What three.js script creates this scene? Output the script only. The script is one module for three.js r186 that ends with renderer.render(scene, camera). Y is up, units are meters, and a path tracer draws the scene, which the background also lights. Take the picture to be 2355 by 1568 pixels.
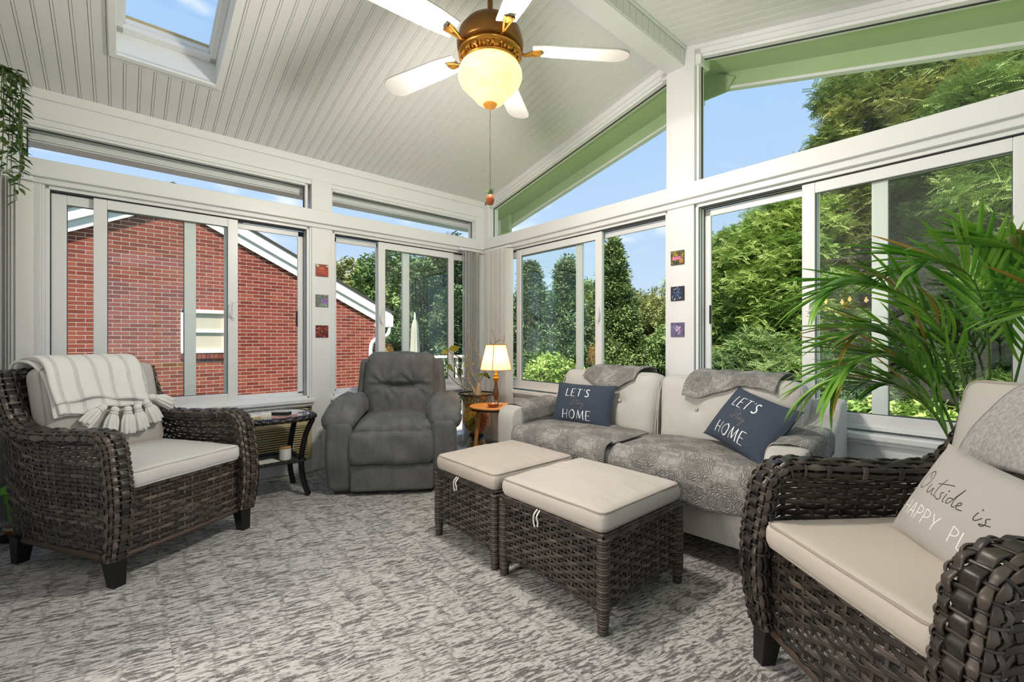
import * as THREE from 'three';
import { mergeGeometries, mergeVertices, toCreasedNormals } from 'three/addons/utils/BufferGeometryUtils.js';
import { RoundedBoxGeometry } from 'three/addons/geometries/RoundedBoxGeometry.js';
import { RectAreaLightUniformsLib } from 'three/addons/lights/RectAreaLightUniformsLib.js';

// ------------------------------------------------------------------ camera, sky, sun, exposure
const scene = new THREE.Scene();
const renderer = new THREE.WebGLRenderer({ antialias: true });
renderer.toneMapping = THREE.LinearToneMapping;
renderer.toneMappingExposure = 1.16;
renderer.shadowMap.enabled = true;
RectAreaLightUniformsLib.init();

const CAM = new THREE.Vector3(-3.0132, 1.08, 3.916);
const YAW = Math.atan(1176.5 / 1028.7);
const camera = new THREE.PerspectiveCamera(2 * Math.atan(784 / 1029) * 180 / Math.PI, 2355 / 1568, 0.05, 400);
camera.position.copy(CAM);
camera.lookAt(CAM.x + Math.cos(YAW), CAM.y, CAM.z - Math.sin(YAW));

// hashed noise used for the sky, the textures and the shapes
function hash3(x, y, z) { let h = Math.imul(x, 374761393) ^ Math.imul(y, 668265263) ^ Math.imul(z, 2147483647 - 1274126177); h = Math.imul(h ^ (h >>> 13), 1274126177); h = Math.imul(h ^ (h >>> 16), 2246822519); return ((h ^ (h >>> 15)) >>> 0) / 4294967296; }
const sm = (t) => t * t * (3 - 2 * t);
function noise3(x, y, z) {
  const ix = Math.floor(x), iy = Math.floor(y), iz = Math.floor(z), u = sm(x - ix), v = sm(y - iy), w = sm(z - iz);
  const L = (a, b, t) => a + (b - a) * t;
  return L(L(L(hash3(ix, iy, iz), hash3(ix + 1, iy, iz), u), L(hash3(ix, iy + 1, iz), hash3(ix + 1, iy + 1, iz), u), v),
    L(L(hash3(ix, iy, iz + 1), hash3(ix + 1, iy, iz + 1), u), L(hash3(ix, iy + 1, iz + 1), hash3(ix + 1, iy + 1, iz + 1), u), v), w) * 2 - 1;
}
function fbm(x, y, z, o = 4) { let s = 0, a = 0.5; for (let i = 0; i < o; i++) { s += a * noise3(x, y, z); x *= 2.03; y *= 2.03; z *= 2.03; a *= 0.5; } return s; }
// tiling 2D value noise: period px, py in lattice cells
function tnoise(x, y, px, py, s = 0) {
  const ix = Math.floor(x), iy = Math.floor(y), u = sm(x - ix), v = sm(y - iy), m = (a, n) => ((a % n) + n) % n;
  const a = hash3(m(ix, px), m(iy, py), s), b = hash3(m(ix + 1, px), m(iy, py), s), c = hash3(m(ix, px), m(iy + 1, py), s), d = hash3(m(ix + 1, px), m(iy + 1, py), s);
  return (a + (b - a) * u) + ((c + (d - c) * u) - (a + (b - a) * u)) * v;
}
function rng(seed) { let s = seed | 0; return () => { s = (s + 0x6d2b79f5) | 0; let t = Math.imul(s ^ (s >>> 15), 1 | s); t = (t + Math.imul(t ^ (t >>> 7), 61 | t)) ^ t; return ((t ^ (t >>> 14)) >>> 0) / 4294967296; }; }
const clamp = (x, a = 0, b = 1) => Math.min(b, Math.max(a, x));
const mixn = (a, b, t) => a + (b - a) * t;
const sstep = (a, b, x) => { const t = clamp((x - a) / (b - a)); return t * t * (3 - 2 * t); };

// clear summer sky with a few low white clouds, the same all round
{
  const W = 1536, H = 768, data = new Float32Array(W * H * 4);
  for (let j = 0; j < H; j++) {
    const el = ((j + 0.5) / H - 0.5) * Math.PI, y = Math.sin(el);
    const t = Math.pow(clamp(y), 0.55);
    const base = [mixn(0.70, 0.205, t), mixn(0.83, 0.445, t), mixn(0.94, 0.825, t)];
    for (let i = 0; i < W; i++) {
      const az = ((i + 0.5) / W - 0.5) * 2 * Math.PI, x = Math.cos(az) * Math.cos(el), z = Math.sin(az) * Math.cos(el);
      let c = 0;
      if (y > 0) {
        const n = fbm(x * 5.2 + 7, y * 15, z * 5.2 + 3, 5);
        c = sstep(0.06, 0.36, n + 0.16 * (1 - sstep(0.08, 0.42, y)) - 0.16 * sstep(0.3, 0.7, y)) * 0.7;
      }
      const o = (j * W + i) * 4;
      for (let k = 0; k < 3; k++) data[o + k] = mixn(base[k], [1.05, 1.06, 1.1][k], c);
      data[o + 3] = 1;
    }
  }
  const skyTexture = new THREE.DataTexture(data, W, H, THREE.RGBAFormat, THREE.FloatType);
  skyTexture.mapping = THREE.EquirectangularReflectionMapping;
  skyTexture.magFilter = THREE.LinearFilter; skyTexture.minFilter = THREE.LinearFilter;
  skyTexture.colorSpace = THREE.LinearSRGBColorSpace;
  skyTexture.needsUpdate = true;
  scene.background = skyTexture;
}
const sun = new THREE.DirectionalLight(0xfff4e4, 8.6);
sun.name = 'sun';
sun.position.set(-16.5, 22.5, 10.5);
sun.target.position.set(0, 0, 0);
sun.castShadow = true; sun.shadow.mapSize.set(4096, 4096); sun.shadow.radius = 5;
Object.assign(sun.shadow.camera, { left: -28, right: 28, top: 28, bottom: -28, near: 1, far: 80 });
scene.add(sun, sun.target);

// ------------------------------------------------------------------ object helpers
const used = new Map();
function numbered(n) { const k = used.get(n) ?? 0; used.set(n, k + 1); return k ? n + '_' + String(k).padStart(3, '0') : n; }
function add(name, geo, mat, parent) {
  const m = new THREE.Mesh(Array.isArray(geo) ? merge(geo) : geo, mat);
  m.name = parent ? name : numbered(name); m.castShadow = true; m.receiveShadow = true;
  (parent ?? scene).add(m); return m;
}
function tag(o, label, category, group) { o.userData.label = label; if (category) o.userData.category = category; if (group) o.userData.group = group; return o; }
function thing(name, label, category, [x, y, z] = [0, 0, 0], turn = 0, group) {
  const g = new THREE.Group(); g.name = numbered(name); g.position.set(x, y, z); g.rotation.y = turn; scene.add(g);
  return tag(g, label, category, group);
}
function struct(name, label, geo, mat) {
  const o = geo ? add(name, geo, mat) : new THREE.Group();
  if (!geo) { o.name = numbered(name); scene.add(o); }
  o.userData.kind = 'structure'; o.userData.label = label; o.userData.category = name.split('_')[0]; return o;
}
function clean(g) { for (const k of Object.keys(g.attributes)) if (!['position', 'normal', 'uv', 'color'].includes(k)) g.deleteAttribute(k); return g; }
function merge(list) {
  const some = list.some((g) => !g.index), c = list.some((g) => g.attributes.color);
  return mergeGeometries(list.map((g) => {
    g = clean(some && g.index ? g.toNonIndexed() : g);
    if (!g.attributes.uv) g.setAttribute('uv', new THREE.BufferAttribute(new Float32Array(g.attributes.position.count * 2), 2));
    if (c && !g.attributes.color) g.setAttribute('color', new THREE.BufferAttribute(new Float32Array(g.attributes.position.count * 3).fill(1), 3));
    return g;
  }));
}
// box from corner to corner, with a small round edge when r > 0
function box(x0, x1, y0, y1, z0, z1, r = 0) {
  const w = Math.abs(x1 - x0), h = Math.abs(y1 - y0), d = Math.abs(z1 - z0), q = Math.min(r, w / 2.2, h / 2.2, d / 2.2);
  const g = q > 0 ? new RoundedBoxGeometry(w, h, d, 2, q) : new THREE.BoxGeometry(w, h, d);
  return g.translate((x0 + x1) / 2, (y0 + y1) / 2, (z0 + z1) / 2);
}
// uv in metres by the face's main direction
function metreUV(g, s = 1) {
  const p = g.attributes.position, n = g.attributes.normal, uv = new Float32Array(p.count * 2);
  for (let i = 0; i < p.count; i++) {
    const ax = Math.abs(n.getX(i)), ay = Math.abs(n.getY(i)), az = Math.abs(n.getZ(i));
    const [a, b] = ay >= ax && ay >= az ? [p.getX(i), p.getZ(i)] : ax >= az ? [p.getZ(i), p.getY(i)] : [p.getX(i), p.getY(i)];
    uv[i * 2] = a * s; uv[i * 2 + 1] = b * s;
  }
  g.setAttribute('uv', new THREE.BufferAttribute(uv, 2)); return g;
}
const V = (x, y, z) => new THREE.Vector3(x, y, z);
function curve(pts, closed = false, t = 0.5) { return new THREE.CatmullRomCurve3(pts.map((p) => (p.isVector3 ? p : V(...p))), closed, 'catmullrom', t); }
function tube(pts, r, seg = 24, rad = 8, closed = false) { return new THREE.TubeGeometry(curve(pts, closed), seg, r, rad, closed); }
// tube whose radius follows r(t)
function taper(pts, rf, seg = 16, rad = 7) {
  const c = curve(pts), fr = c.computeFrenetFrames(seg, false), pos = [], idx = [], uv = [];
  for (let i = 0; i <= seg; i++) {
    const p = c.getPointAt(i / seg), r = rf(i / seg);
    for (let j = 0; j <= rad; j++) {
      const a = j / rad * Math.PI * 2, q = p.clone().addScaledVector(fr.normals[i], Math.cos(a) * r).addScaledVector(fr.binormals[i], Math.sin(a) * r);
      pos.push(q.x, q.y, q.z); uv.push(j / rad, i / seg);
      if (i < seg && j < rad) { const a0 = i * (rad + 1) + j, b0 = a0 + rad + 1; idx.push(a0, a0 + 1, b0, b0, a0 + 1, b0 + 1); }
    }
  }
  for (const e of [0, seg]) { const c0 = pos.length / 3, p = c.getPointAt(e / seg); pos.push(p.x, p.y, p.z); uv.push(0, 0); for (let j = 0; j < rad; j++) { const a0 = e * (rad + 1) + j; e ? idx.push(a0, a0 + 1, c0) : idx.push(a0 + 1, a0, c0); } }
  return geoOf(pos, idx, uv);
}
function geoOf(pos, idx, uv, col) {
  const g = new THREE.BufferGeometry();
  g.setAttribute('position', new THREE.Float32BufferAttribute(pos, 3));
  if (uv) g.setAttribute('uv', new THREE.Float32BufferAttribute(uv, 2));
  if (col) g.setAttribute('color', new THREE.Float32BufferAttribute(col, 3));
  g.setIndex(idx); g.computeVertexNormals(); return g;
}
function lathe(pts, seg = 40) { return new THREE.LatheGeometry(pts.map(([r, y]) => new THREE.Vector2(r, y)), seg); }
function extrude(pts, depth, bevel = 0) {
  const s = new THREE.Shape(pts.map(([x, y]) => new THREE.Vector2(x, y)));
  return new THREE.ExtrudeGeometry(s, { depth, bevelEnabled: bevel > 0, bevelSize: bevel, bevelThickness: bevel, bevelSegments: 2, curveSegments: 10 });
}
function std(o) { return new THREE.MeshStandardMaterial({ roughness: 0.6, ...o }); }
function phys(o) { return new THREE.MeshPhysicalMaterial({ roughness: 0.6, ...o }); }
function dataTex(w, h, fn, srgb = true, rx = 1, ry = 1) {
  const d = new Uint8Array(w * h * 4);
  for (let y = 0; y < h; y++) for (let x = 0; x < w; x++) { const c = fn(x, y), o = (y * w + x) * 4; d[o] = clamp(c[0], 0, 255); d[o + 1] = clamp(c[1], 0, 255); d[o + 2] = clamp(c[2], 0, 255); d[o + 3] = 255; }
  const t = new THREE.DataTexture(d, w, h); t.wrapS = t.wrapT = THREE.RepeatWrapping; t.magFilter = THREE.LinearFilter; t.minFilter = THREE.LinearMipmapLinearFilter; t.generateMipmaps = true;
  if (srgb) t.colorSpace = THREE.SRGBColorSpace; t.repeat.set(rx, ry); t.needsUpdate = true; return t;
}
function canvasTex(w, h, draw) {
  const c = document.createElement('canvas'); c.width = w; c.height = h; draw(c.getContext('2d'), w, h);
  const t = new THREE.CanvasTexture(c); t.colorSpace = THREE.SRGBColorSpace; t.magFilter = THREE.LinearFilter; return t;
}

// ------------------------------------------------------------------ materials
const fineBump = dataTex(256, 256, (x, y) => { const v = 128 + 60 * (hash3(x, y, 5) - 0.5) + 70 * (tnoise(x / 8, y / 8, 32, 32, 3) - 0.5); return [v, v, v]; }, false);
const weaveBump = dataTex(128, 128, (x, y) => { const a = Math.sin((x + y) / 128 * Math.PI * 2 * 16) * 0.5 + Math.sin((x - y) / 128 * Math.PI * 2 * 16) * 0.3, v = 128 + 80 * a + 40 * (hash3(x, y, 9) - 0.5); return [v, v, v]; }, false);
const M = {
  vinyl: std({ color: 0xe8e9ea, roughness: 0.38 }),
  frame: std({ color: 0xebeced, roughness: 0.32 }),
  paint: std({ color: 0xe7e8e9, roughness: 0.55 }),
  plank: std({ color: 0xe6e6e6, roughness: 0.45 }),
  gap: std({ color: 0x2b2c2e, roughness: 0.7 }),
  glass: phys({ color: new THREE.Color(0.93, 0.97, 0.945), transmission: 1, thickness: 0, roughness: 0, ior: 1.5 }),
  clearGlass: phys({ color: new THREE.Color(0.985, 0.99, 0.99), transmission: 1, thickness: 0, roughness: 0, ior: 1.45 }),
  screen: phys({ color: new THREE.Color(0.93, 0.93, 0.93), transmission: 1, thickness: 0, roughness: 0, ior: 1.01, specularIntensity: 0 }),
  black: std({ color: 0x141414, roughness: 0.5 }),
  green: std({ color: 0xabc295, roughness: 0.7 }),
  brassDark: std({ color: 0x7a5326, roughness: 0.35, metalness: 0.85 }),
  brass: std({ color: 0xc08a3c, roughness: 0.28, metalness: 0.9 }),
};
// ------------------------------------------------------------------ room shell
const LX = -3.56, FZ = 4.6, EAVE = 2.59, SL = 0.2317, RZ = 2.27, SR = -0.272, RY = 3.155;   // left slope y = EAVE + SL z, right slope y = RY + SR (z - 2.34)
const ceilL = (z) => EAVE + SL * z, ceilR = (z) => RY + SR * (z - 2.34);

// carpet: light loops in slanted dashes, in rows parted by darker wavy lines
{
  const N = 2048, COLS = 8, cell = 0.96;
  const val = new Uint8Array(N * N);
  for (let y = 0; y < N; y++) for (let x = 0; x < N; x++) {
    const u = x / N, v = y / N;
    const wob = (tnoise(u * 24, v * 40, 24, 40, 1) - 0.5) * 0.3 + (tnoise(u * 8, v * 10, 8, 10, 2) - 0.5) * 0.42;
    const c = u * COLS + wob, ci = Math.floor(c), f = c - ci, edge = Math.min(f, 1 - f);
    const vv = v - u * 0.25 + (tnoise(u * 10, v * 12, 10, 12, 4) - 0.5) * 0.018;
    const cm = ((ci % COLS) + COLS) % COLS;
    // dashes across each row of the pattern
    const line = tnoise(vv * 176 + cm * 37, u * 18, 176, 18, 5), dash = tnoise(u * 44, vv * 176, 44, 176, 6);
    const blot = tnoise(u * 14, vv * 24, 14, 24, 7);
    let k = sstep(0.5, 0.72, line * 0.56 + dash * 0.52 - blot * 0.2 + 0.07);
    k = Math.max(k, (1 - sstep(0.0, 0.1, edge + (tnoise(u * 90, v * 90, 90, 90, 8) - 0.5) * 0.09)) * 0.5);
    k *= 0.55 + 0.6 * tnoise(u * 260, vv * 260, 260, 260, 9);
    const fine = tnoise(u * 72, vv * 352, 72, 352, 13); k = Math.max(k, 0.55 * sstep(0.6, 0.82, fine));
    const spk = hash3(x >> 1, y >> 1, 11);
    val[y * N + x] = clamp((1 - clamp(k)) * 225 + (spk - 0.5) * 34, 0, 255);
  }
  const col = dataTex(N, N, (x, y) => { const k = val[y * N + x] / 225, s = hash3(x, y, 3) * 10; return [mixn(94, 194, k) + s, mixn(91, 192, k) + s, mixn(89, 190, k) + s]; });
  const bmp = dataTex(1024, 1024, (x, y) => { const k = val[y * 2 * N + x * 2] * 0.7 + 50 * hash3(x, y, 17); return [k, k, k]; }, false);
  for (const t of [col, bmp]) t.repeat.set(1 / cell, 1 / cell);
  const m = std({ map: col, bumpMap: bmp, bumpScale: 0.004, roughness: 0.96 });
  const g = metreUV(box(LX - 0.1, 0.1, -0.16, 0, -0.1, FZ + 0.1));
  struct('floor', 'grey and off white patterned loop carpet covering the whole room', g, m);
}

// frame of reference for the right wall: local x runs along world z, local -z points outside
function rightFrame(g) { g.rotation.y = -Math.PI / 2; return g; }

// back wall: knee wall, posts, beam and header
const T = 0.13;
{
  const w = struct('wall_back', 'white panelled back wall with posts, beam and header around the windows');
  const A0 = -2.4, A1 = -1.81;
  add('knee_wall', [box(LX, A0, 0, 0.57, -T, 0), box(A1, -1.655, 0, 0.57, -T, 0), box(A0, A1, 0, 0.1, -T, 0), box(A0, A1, 0.535, 0.57, -T, 0)], M.paint, w);
  add('knee_wall', [box(-1.655, -0.12, 0, 0.09, -T, 0.0), box(-1.655, -0.12, 0.49, 0.57, -T, 0), box(-1.655, -1.6, 0.09, 0.49, -T, 0), box(-0.2, -0.12, 0.09, 0.49, -T, 0), box(-0.96, -0.9, 0.09, 0.49, -T, 0)], M.paint, w);
  const kg = add('kick_glass', new THREE.PlaneGeometry(1.4, 0.4).translate(-0.9, 0.29, -0.06), M.clearGlass, w);
  add('sill', [box(LX, -1.80, 0.57, 0.605, -T - 0.03, 0.045, 0.008), box(LX, -1.80, 0.545, 0.57, -0.01, 0.02, 0.006)], M.frame, w);
  add('sill', [box(-1.66, -0.12, 0.57, 0.605, -T - 0.03, 0.045, 0.008)], M.frame, w);
  for (const [a, b, h] of [[LX, -3.47, 2.62], [-3.47, -3.375, 2.06], [-1.815, -1.655, 2.62], [-0.12, 0.0, 2.62]]) {
    add('post', box(a, b, 0, h, -T, 0.012, 0.004), M.vinyl, w);
  }
  add('post', [box(-1.83, -1.815, 0.6, 2.05, -T, 0.004, 0.003), box(-1.655, -1.64, 0.6, 2.05, -T, 0.004, 0.003), box(-3.375, -3.36, 0.6, 2.05, -T, 0.004, 0.003)], M.vinyl, w);
  add('beam', [box(LX, 0, 2.062, 2.168, -T, 0.062, 0.006), box(LX, 0, 2.03, 2.064, -T, 0.03, 0.004)], M.vinyl, w);
  add('header', [box(LX, 0, 2.39, 2.70, -T, 0.0, 0.0), box(LX, 0, 2.425, 2.575, -0.02, 0.014, 0.004), box(LX, 0, 2.54, 2.60, -0.02, 0.03, 0.006)], M.vinyl, w);
}
// right wall with the gable
{
  const w = rightFrame(struct('wall_right', 'white panelled gable wall with ridge post, beam and low knee wall'));
  add('knee_wall', box(0, FZ, 0, 0.555, -T, 0), M.paint, w);
  add('sill', [box(0.12, FZ, 0.555, 0.59, -T - 0.03, 0.05, 0.008), box(0.12, FZ, 0.53, 0.555, -0.01, 0.022, 0.006)], M.frame, w);
  add('baseboard', box(0, FZ, 0, 0.1, 0, 0.014, 0.003), M.frame, w);
  add('post', box(0.0, 0.09, 0, 2.62, -T, 0.012, 0.004), M.vinyl, w);
  add('post', box(2.205, 2.405, 0, 2.08, -T, 0.012, 0.004), M.vinyl, w);
  add('post', box(2.2, 2.41, 2.15, 3.2, -T, 0.014, 0.004), M.vinyl, w);
  add('post', box(4.2, FZ, 0, 2.7, -T, 0.012, 0.004), M.vinyl, w);
  add('beam', [box(0, FZ, 2.068, 2.175, -T, 0.062, 0.006), box(0, FZ, 2.03, 2.07, -T, 0.03, 0.004)], M.vinyl, w);
  // sloping trims between the glass and the ceiling
  const e = 0.12;
  add('gable_trim', [
    extrude([[0.0, 2.515], [2.21, 2.515 + SL * 2.21], [2.21, ceilL(2.21) + e], [0, ceilL(0) + e]], T).translate(0, 0, -T),
    extrude([[2.40, 3.079], [FZ, 3.079 - 0.272 * (FZ - 2.4)], [FZ, ceilR(FZ) + e], [2.40, ceilR(2.4) + e]], T).translate(0, 0, -T),
    extrude([[0.0, 2.548], [2.21, 2.548 + SL * 2.21], [2.21, ceilL(2.21)], [0, ceilL(0)]], 0.012),
    extrude([[2.40, 3.112], [FZ, 3.112 - 0.272 * (FZ - 2.4)], [FZ, ceilR(FZ)], [2.40, ceilR(2.4)]], 0.012),
  ], M.vinyl, w);
  add('ridge_infill', box(2.15, 2.45, 3.0, 3.3, -T, 0), M.vinyl, w);
}
// left wall (the house) and front wall behind the camera
{
  const w = struct('wall_left', 'white house wall beside the room with trim');
  // doorway into the house at z 2.1 .. 3.9
  add('panel', [box(LX - 0.16, LX, 0, 3.4, -T, 2.0), box(LX - 0.16, LX, 2.1, 3.4, 2.0, 3.7), box(LX - 0.16, LX, 0, 3.4, 3.7, FZ + T)], M.paint, w);
  add('door_casing', [box(LX, LX + 0.02, 0, 2.18, 1.92, 2.0, 0.004), box(LX, LX + 0.02, 0, 2.18, 3.7, 3.78, 0.004), box(LX, LX + 0.02, 2.1, 2.18, 2.0, 3.7, 0.004)], M.frame, w);
  add('baseboard', box(LX, LX + 0.014, 0, 0.1, 0, 1.92, 0.003), M.frame, w);
}
{
  const w = struct('wall_front', 'white panelled front wall with posts between windows');
  const z0 = FZ, z1 = FZ + T;
  add('knee_wall', box(LX, 0, 0, 0.6, z0, z1), M.paint, w);
  for (const [a, b] of [[LX, -3.36], [-1.86, -1.66], [-0.12, 0]]) add('post', box(a, b, 0.6, 2.55, z0, z1), M.vinyl, w);
  add('beam', box(LX, 0, 2.03, 2.17, z0 - 0.05, z1), M.vinyl, w);
  add('header', box(LX, 0, 2.4, 2.7, z0, z1), M.vinyl, w);
}
// ceiling of bead board planks, the roof deck above and the ridge beam
const SKX0 = -3.035, SKX1 = -2.557, SKZ0 = 0.535, SKZ1 = 1.6;
{
  const c = struct('ceiling', 'sloped white bead board ceiling with ridge beam');
  const n = 51, pw = -LX / n;
  // board profile: flat face, joint and bead grooves along one edge
  const prof = (w) => [[0, 0.012], [0, 0.006], [0.0022, 0], [0.0105, 0], [0.0122, 0.0045], [0.0139, 0], [w - 0.0018, 0], [w - 0.0004, 0.006], [w - 0.0004, 0.012]];
  const cache = new Map();
  const plank = (len, w) => { const k = len.toFixed(3) + w.toFixed(4); if (!cache.has(k)) { const g = extrude(prof(w), len); cache.set(k, g); } return cache.get(k); };
  const put = (x, z0, z1, slope, yf, w = pw) => {
    const len = Math.hypot(z1 - z0, yf(z1) - yf(z0)), m = add('plank', plank(len, w), M.plank, c);
    m.position.set(x, yf(z0), z0); m.rotation.x = -Math.atan(slope);
  };
  for (let i = 0; i < n; i++) {
    const x = LX + i * pw;
    if (x + pw > SKX0 && x < SKX1) { put(x, 0.0, SKZ0, SL, ceilL); put(x, SKZ1, 2.215, SL, ceilL); if (x < SKX0) put(x, SKZ0, SKZ1, SL, ceilL, SKX0 - x); if (x + pw > SKX1) put(SKX1, SKZ0, SKZ1, SL, ceilL, x + pw - SKX1); } else put(x, 0.0, 2.215, SL, ceilL);
    put(x, 2.34, FZ, SR, ceilR);
  }
  // roof deck (in the plane of each slope)
  const deck = (x0, x1, z0, z1, yf, slope) => { const len = Math.hypot(z1 - z0, yf(z1) - yf(z0)); return new THREE.BoxGeometry(x1 - x0, 0.14, len).rotateX(-Math.atan(slope)).translate((x0 + x1) / 2, (yf(z0) + yf(z1)) / 2 + 0.086, (z0 + z1) / 2); };
  add('roof_deck', [deck(LX, SKX0 - 0.012, -0.1, 2.27, ceilL, SL), deck(SKX1 + 0.012, 0.02, -0.1, 2.27, ceilL, SL), deck(SKX0 - 0.012, SKX1 + 0.012, -0.1, SKZ0 - 0.045, ceilL, SL), deck(SKX0 - 0.012, SKX1 + 0.012, SKZ1 + 0.045, 2.27, ceilL, SL), deck(LX, 0.02, 2.27, FZ + 0.1, ceilR, SR)], M.paint, c);
  add('ridge_beam', [box(LX, 0.0, 3.022, 3.24, 2.2, 2.338, 0.006), box(LX, 0, 3.135, 3.165, 2.336, 2.356, 0.003)], M.vinyl, c);
  // narrow upright boards on the face of the ridge beam
  const bb = box(-0.032, 0.032, 0, 0.1, 0, 0.006, 0.003);
  for (let i = 0; i < 42; i++) { const m = add('beam_board', bb, M.plank, c); m.position.set(-0.04 - i * 0.068, 3.034, 2.336); }
  // eave cove
  add('cove', box(LX, 0, 2.565, 2.605, -0.01, 0.022, 0.01), M.vinyl, c);
}
// skylight
{
  const w = struct('window_1', 'skylight with white frame set into the sloped ceiling');
  const a = Math.atan(SL), L = (SKZ1 - SKZ0) / Math.cos(a), W = SKX1 - SKX0, t = 0.02;
  w.position.set(SKX0, ceilL(SKZ0), SKZ0); w.rotation.x = -a;
  // local: x across, z up the slope, y out of the roof
  add('liner', [box(-t, 0.0, -0.004, 0.24, -t - 0.04, L + t + 0.04), box(W, W + t, -0.004, 0.24, -t - 0.04, L + t + 0.04), box(0, W, -0.004, 0.24, -t - 0.04, 0), box(0, W, -0.004, 0.24, L, L + t + 0.04)], M.frame, w);
  add('casing', [box(-0.03, 0.004, -0.016, 0.0, -0.03, L + 0.03, 0.004), box(W - 0.004, W + 0.03, -0.016, 0, -0.03, L + 0.03, 0.004), box(0, W, -0.016, 0, -0.03, 0.004, 0.004), box(0, W, -0.016, 0, L - 0.004, L + 0.03, 0.004)], M.frame, w);
  const s = add('sash', [box(0, 0.035, 0.14, 0.23, 0, L, 0.004), box(W - 0.035, W, 0.14, 0.23, 0, L, 0.004), box(0, W, 0.14, 0.23, 0, 0.05, 0.004), box(0, W, 0.14, 0.23, L - 0.05, L, 0.004), box(0.03, W - 0.03, 0.17, 0.2, 0.045, 0.058), box(0.03, 0.042, 0.17, 0.2, 0.05, L - 0.05), box(W - 0.042, W - 0.03, 0.17, 0.2, 0.05, L - 0.05)], M.frame, w);
  add('seal', box(0.035, W - 0.035, 0.2, 0.212, 0.05, 0.066), std({ color: 0xc9b48a, roughness: 0.9 }), s);
  add('glass', new THREE.PlaneGeometry(W - 0.07, L - 0.1).rotateX(Math.PI / 2).translate(W / 2, 0.21, L / 2), M.clearGlass, s);
}
// ------------------------------------------------------------------ windows
const handleShape = () => {
  const pts = [[0, -0.06, 0.006], [-0.018, -0.045, 0.02], [-0.03, -0.02, 0.032], [-0.033, 0, 0.034], [-0.03, 0.02, 0.032], [-0.018, 0.045, 0.02], [0, 0.06, 0.006]];
  return [tube(pts, 0.0055, 20, 7), box(-0.01, 0.01, -0.075, 0.075, 0, 0.008, 0.003)];
};
// sash of width a..b in the track at depth n (front face), with glass; everything in the window's own axes
function sash(w, a, b, y0, y1, n, st, rail, handle) {
  const d = 0.03, s = add('sash', [box(a, a + st, y0, y1, n - d, n, 0.004), box(b - st, b, y0, y1, n - d, n, 0.004), box(a + st, b - st, y0, y0 + rail, n - d, n, 0.004), box(a + st, b - st, y1 - rail, y1, n - d, n, 0.004)], M.frame, w);
  // dark glazing gasket round the pane
  const g = 0.004;
  add('gasket', [box(a + st, a + st + g, y0 + rail, y1 - rail, n - 0.018, n - 0.01), box(b - st - g, b - st, y0 + rail, y1 - rail, n - 0.018, n - 0.01), box(a + st, b - st, y0 + rail, y0 + rail + g, n - 0.018, n - 0.01), box(a + st, b - st, y1 - rail - g, y1 - rail, n - 0.018, n - 0.01)], std({ color: 0x55595b, roughness: 0.6 }), s);
  add('glass', new THREE.PlaneGeometry(b - a - 2 * st, y1 - y0 - 2 * rail).translate((a + b) / 2, (y0 + y1) / 2, n - 0.014), M.glass, s);
  if (handle) { const h = add('handle', handleShape(), M.frame, s); h.position.set(handle[0], handle[1], n); h.scale.x = handle[2]; }
  return s;
}
function slider(label, frame, s0, s1, front, back, screen, handle, latch) {
  const y0 = 0.603, y1 = 2.03, w = struct('window_' + (slider.n = (slider.n ?? 1) + 1), label);
  if (frame) rightFrame(w);
  add('frame', [box(s0, s0 + 0.02, y0, y1, -0.12, -0.004, 0.003), box(s1 - 0.02, s1, y0, y1, -0.12, -0.004, 0.003), box(s0, s1, y1 - 0.022, y1, -0.12, -0.004, 0.003), box(s0, s1, y0, y0 + 0.022, -0.12, -0.004, 0.003)], M.frame, w);
  // near-black strips painting in the shadow gaps between the tracks
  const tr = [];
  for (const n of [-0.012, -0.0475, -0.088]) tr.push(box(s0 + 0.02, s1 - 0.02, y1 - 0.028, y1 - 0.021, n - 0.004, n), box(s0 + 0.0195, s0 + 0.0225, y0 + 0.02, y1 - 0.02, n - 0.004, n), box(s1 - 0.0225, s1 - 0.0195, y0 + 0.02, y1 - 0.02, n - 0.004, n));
  add('track_shade', tr, M.gap, w);
  const a = y0 + 0.02, b = y1 - 0.03;
  sash(w, front[0], front[1], a, b, -0.016, 0.066, 0.062, handle);
  sash(w, back[0], back[1], a, b, -0.054, 0.07, 0.062);
  if (screen) {
    const [p, q] = screen, n = -0.094, st = 0.045;
    const sc = add('screen_frame', [box(p, p + st, a, b, n - 0.02, n, 0.003), box(q - st, q, a, b, n - 0.02, n, 0.003), box(p, q, a, a + 0.035, n - 0.02, n, 0.003), box(p, q, b - 0.045, b, n - 0.02, n, 0.003)], M.frame, w);
    add('screen_mesh', new THREE.PlaneGeometry(q - p - 2 * st, b - a - 0.08).translate((p + q) / 2, (a + b) / 2, n - 0.01), M.screen, sc);
    if (latch) add('latch', box(latch - 0.007, latch + 0.007, 1.2, 1.33, n, n + 0.012, 0.004), M.black, sc);
  }
  return w;
}
slider('white sliding window in the back wall looking onto the brick house', 0, -3.36, -1.83, [-3.146, -2.342], [-3.34, -2.6], [-2.42, -1.85], [-2.372, 1.31, 1], -1.905);
slider('white sliding window in the back wall behind the recliner', 0, -1.64, -0.12, [-1.215, -0.383], [-0.95, -0.14], [-1.62, -1.16], [-1.18, 1.3, 1], null);
slider('white sliding window in the right wall between corner blinds and ridge post', 1, 0.09, 2.2, [0.52, 1.588], [0.12, 1.346], [1.5, 2.18], [1.555, 1.3, -1], null);
slider('white sliding window in the right wall behind the palm', 1, 2.41, 4.2, [3.053, 3.95], [3.372, 4.18], [2.43, 3.12], [3.085, 1.3, -1], 2.475);
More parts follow.
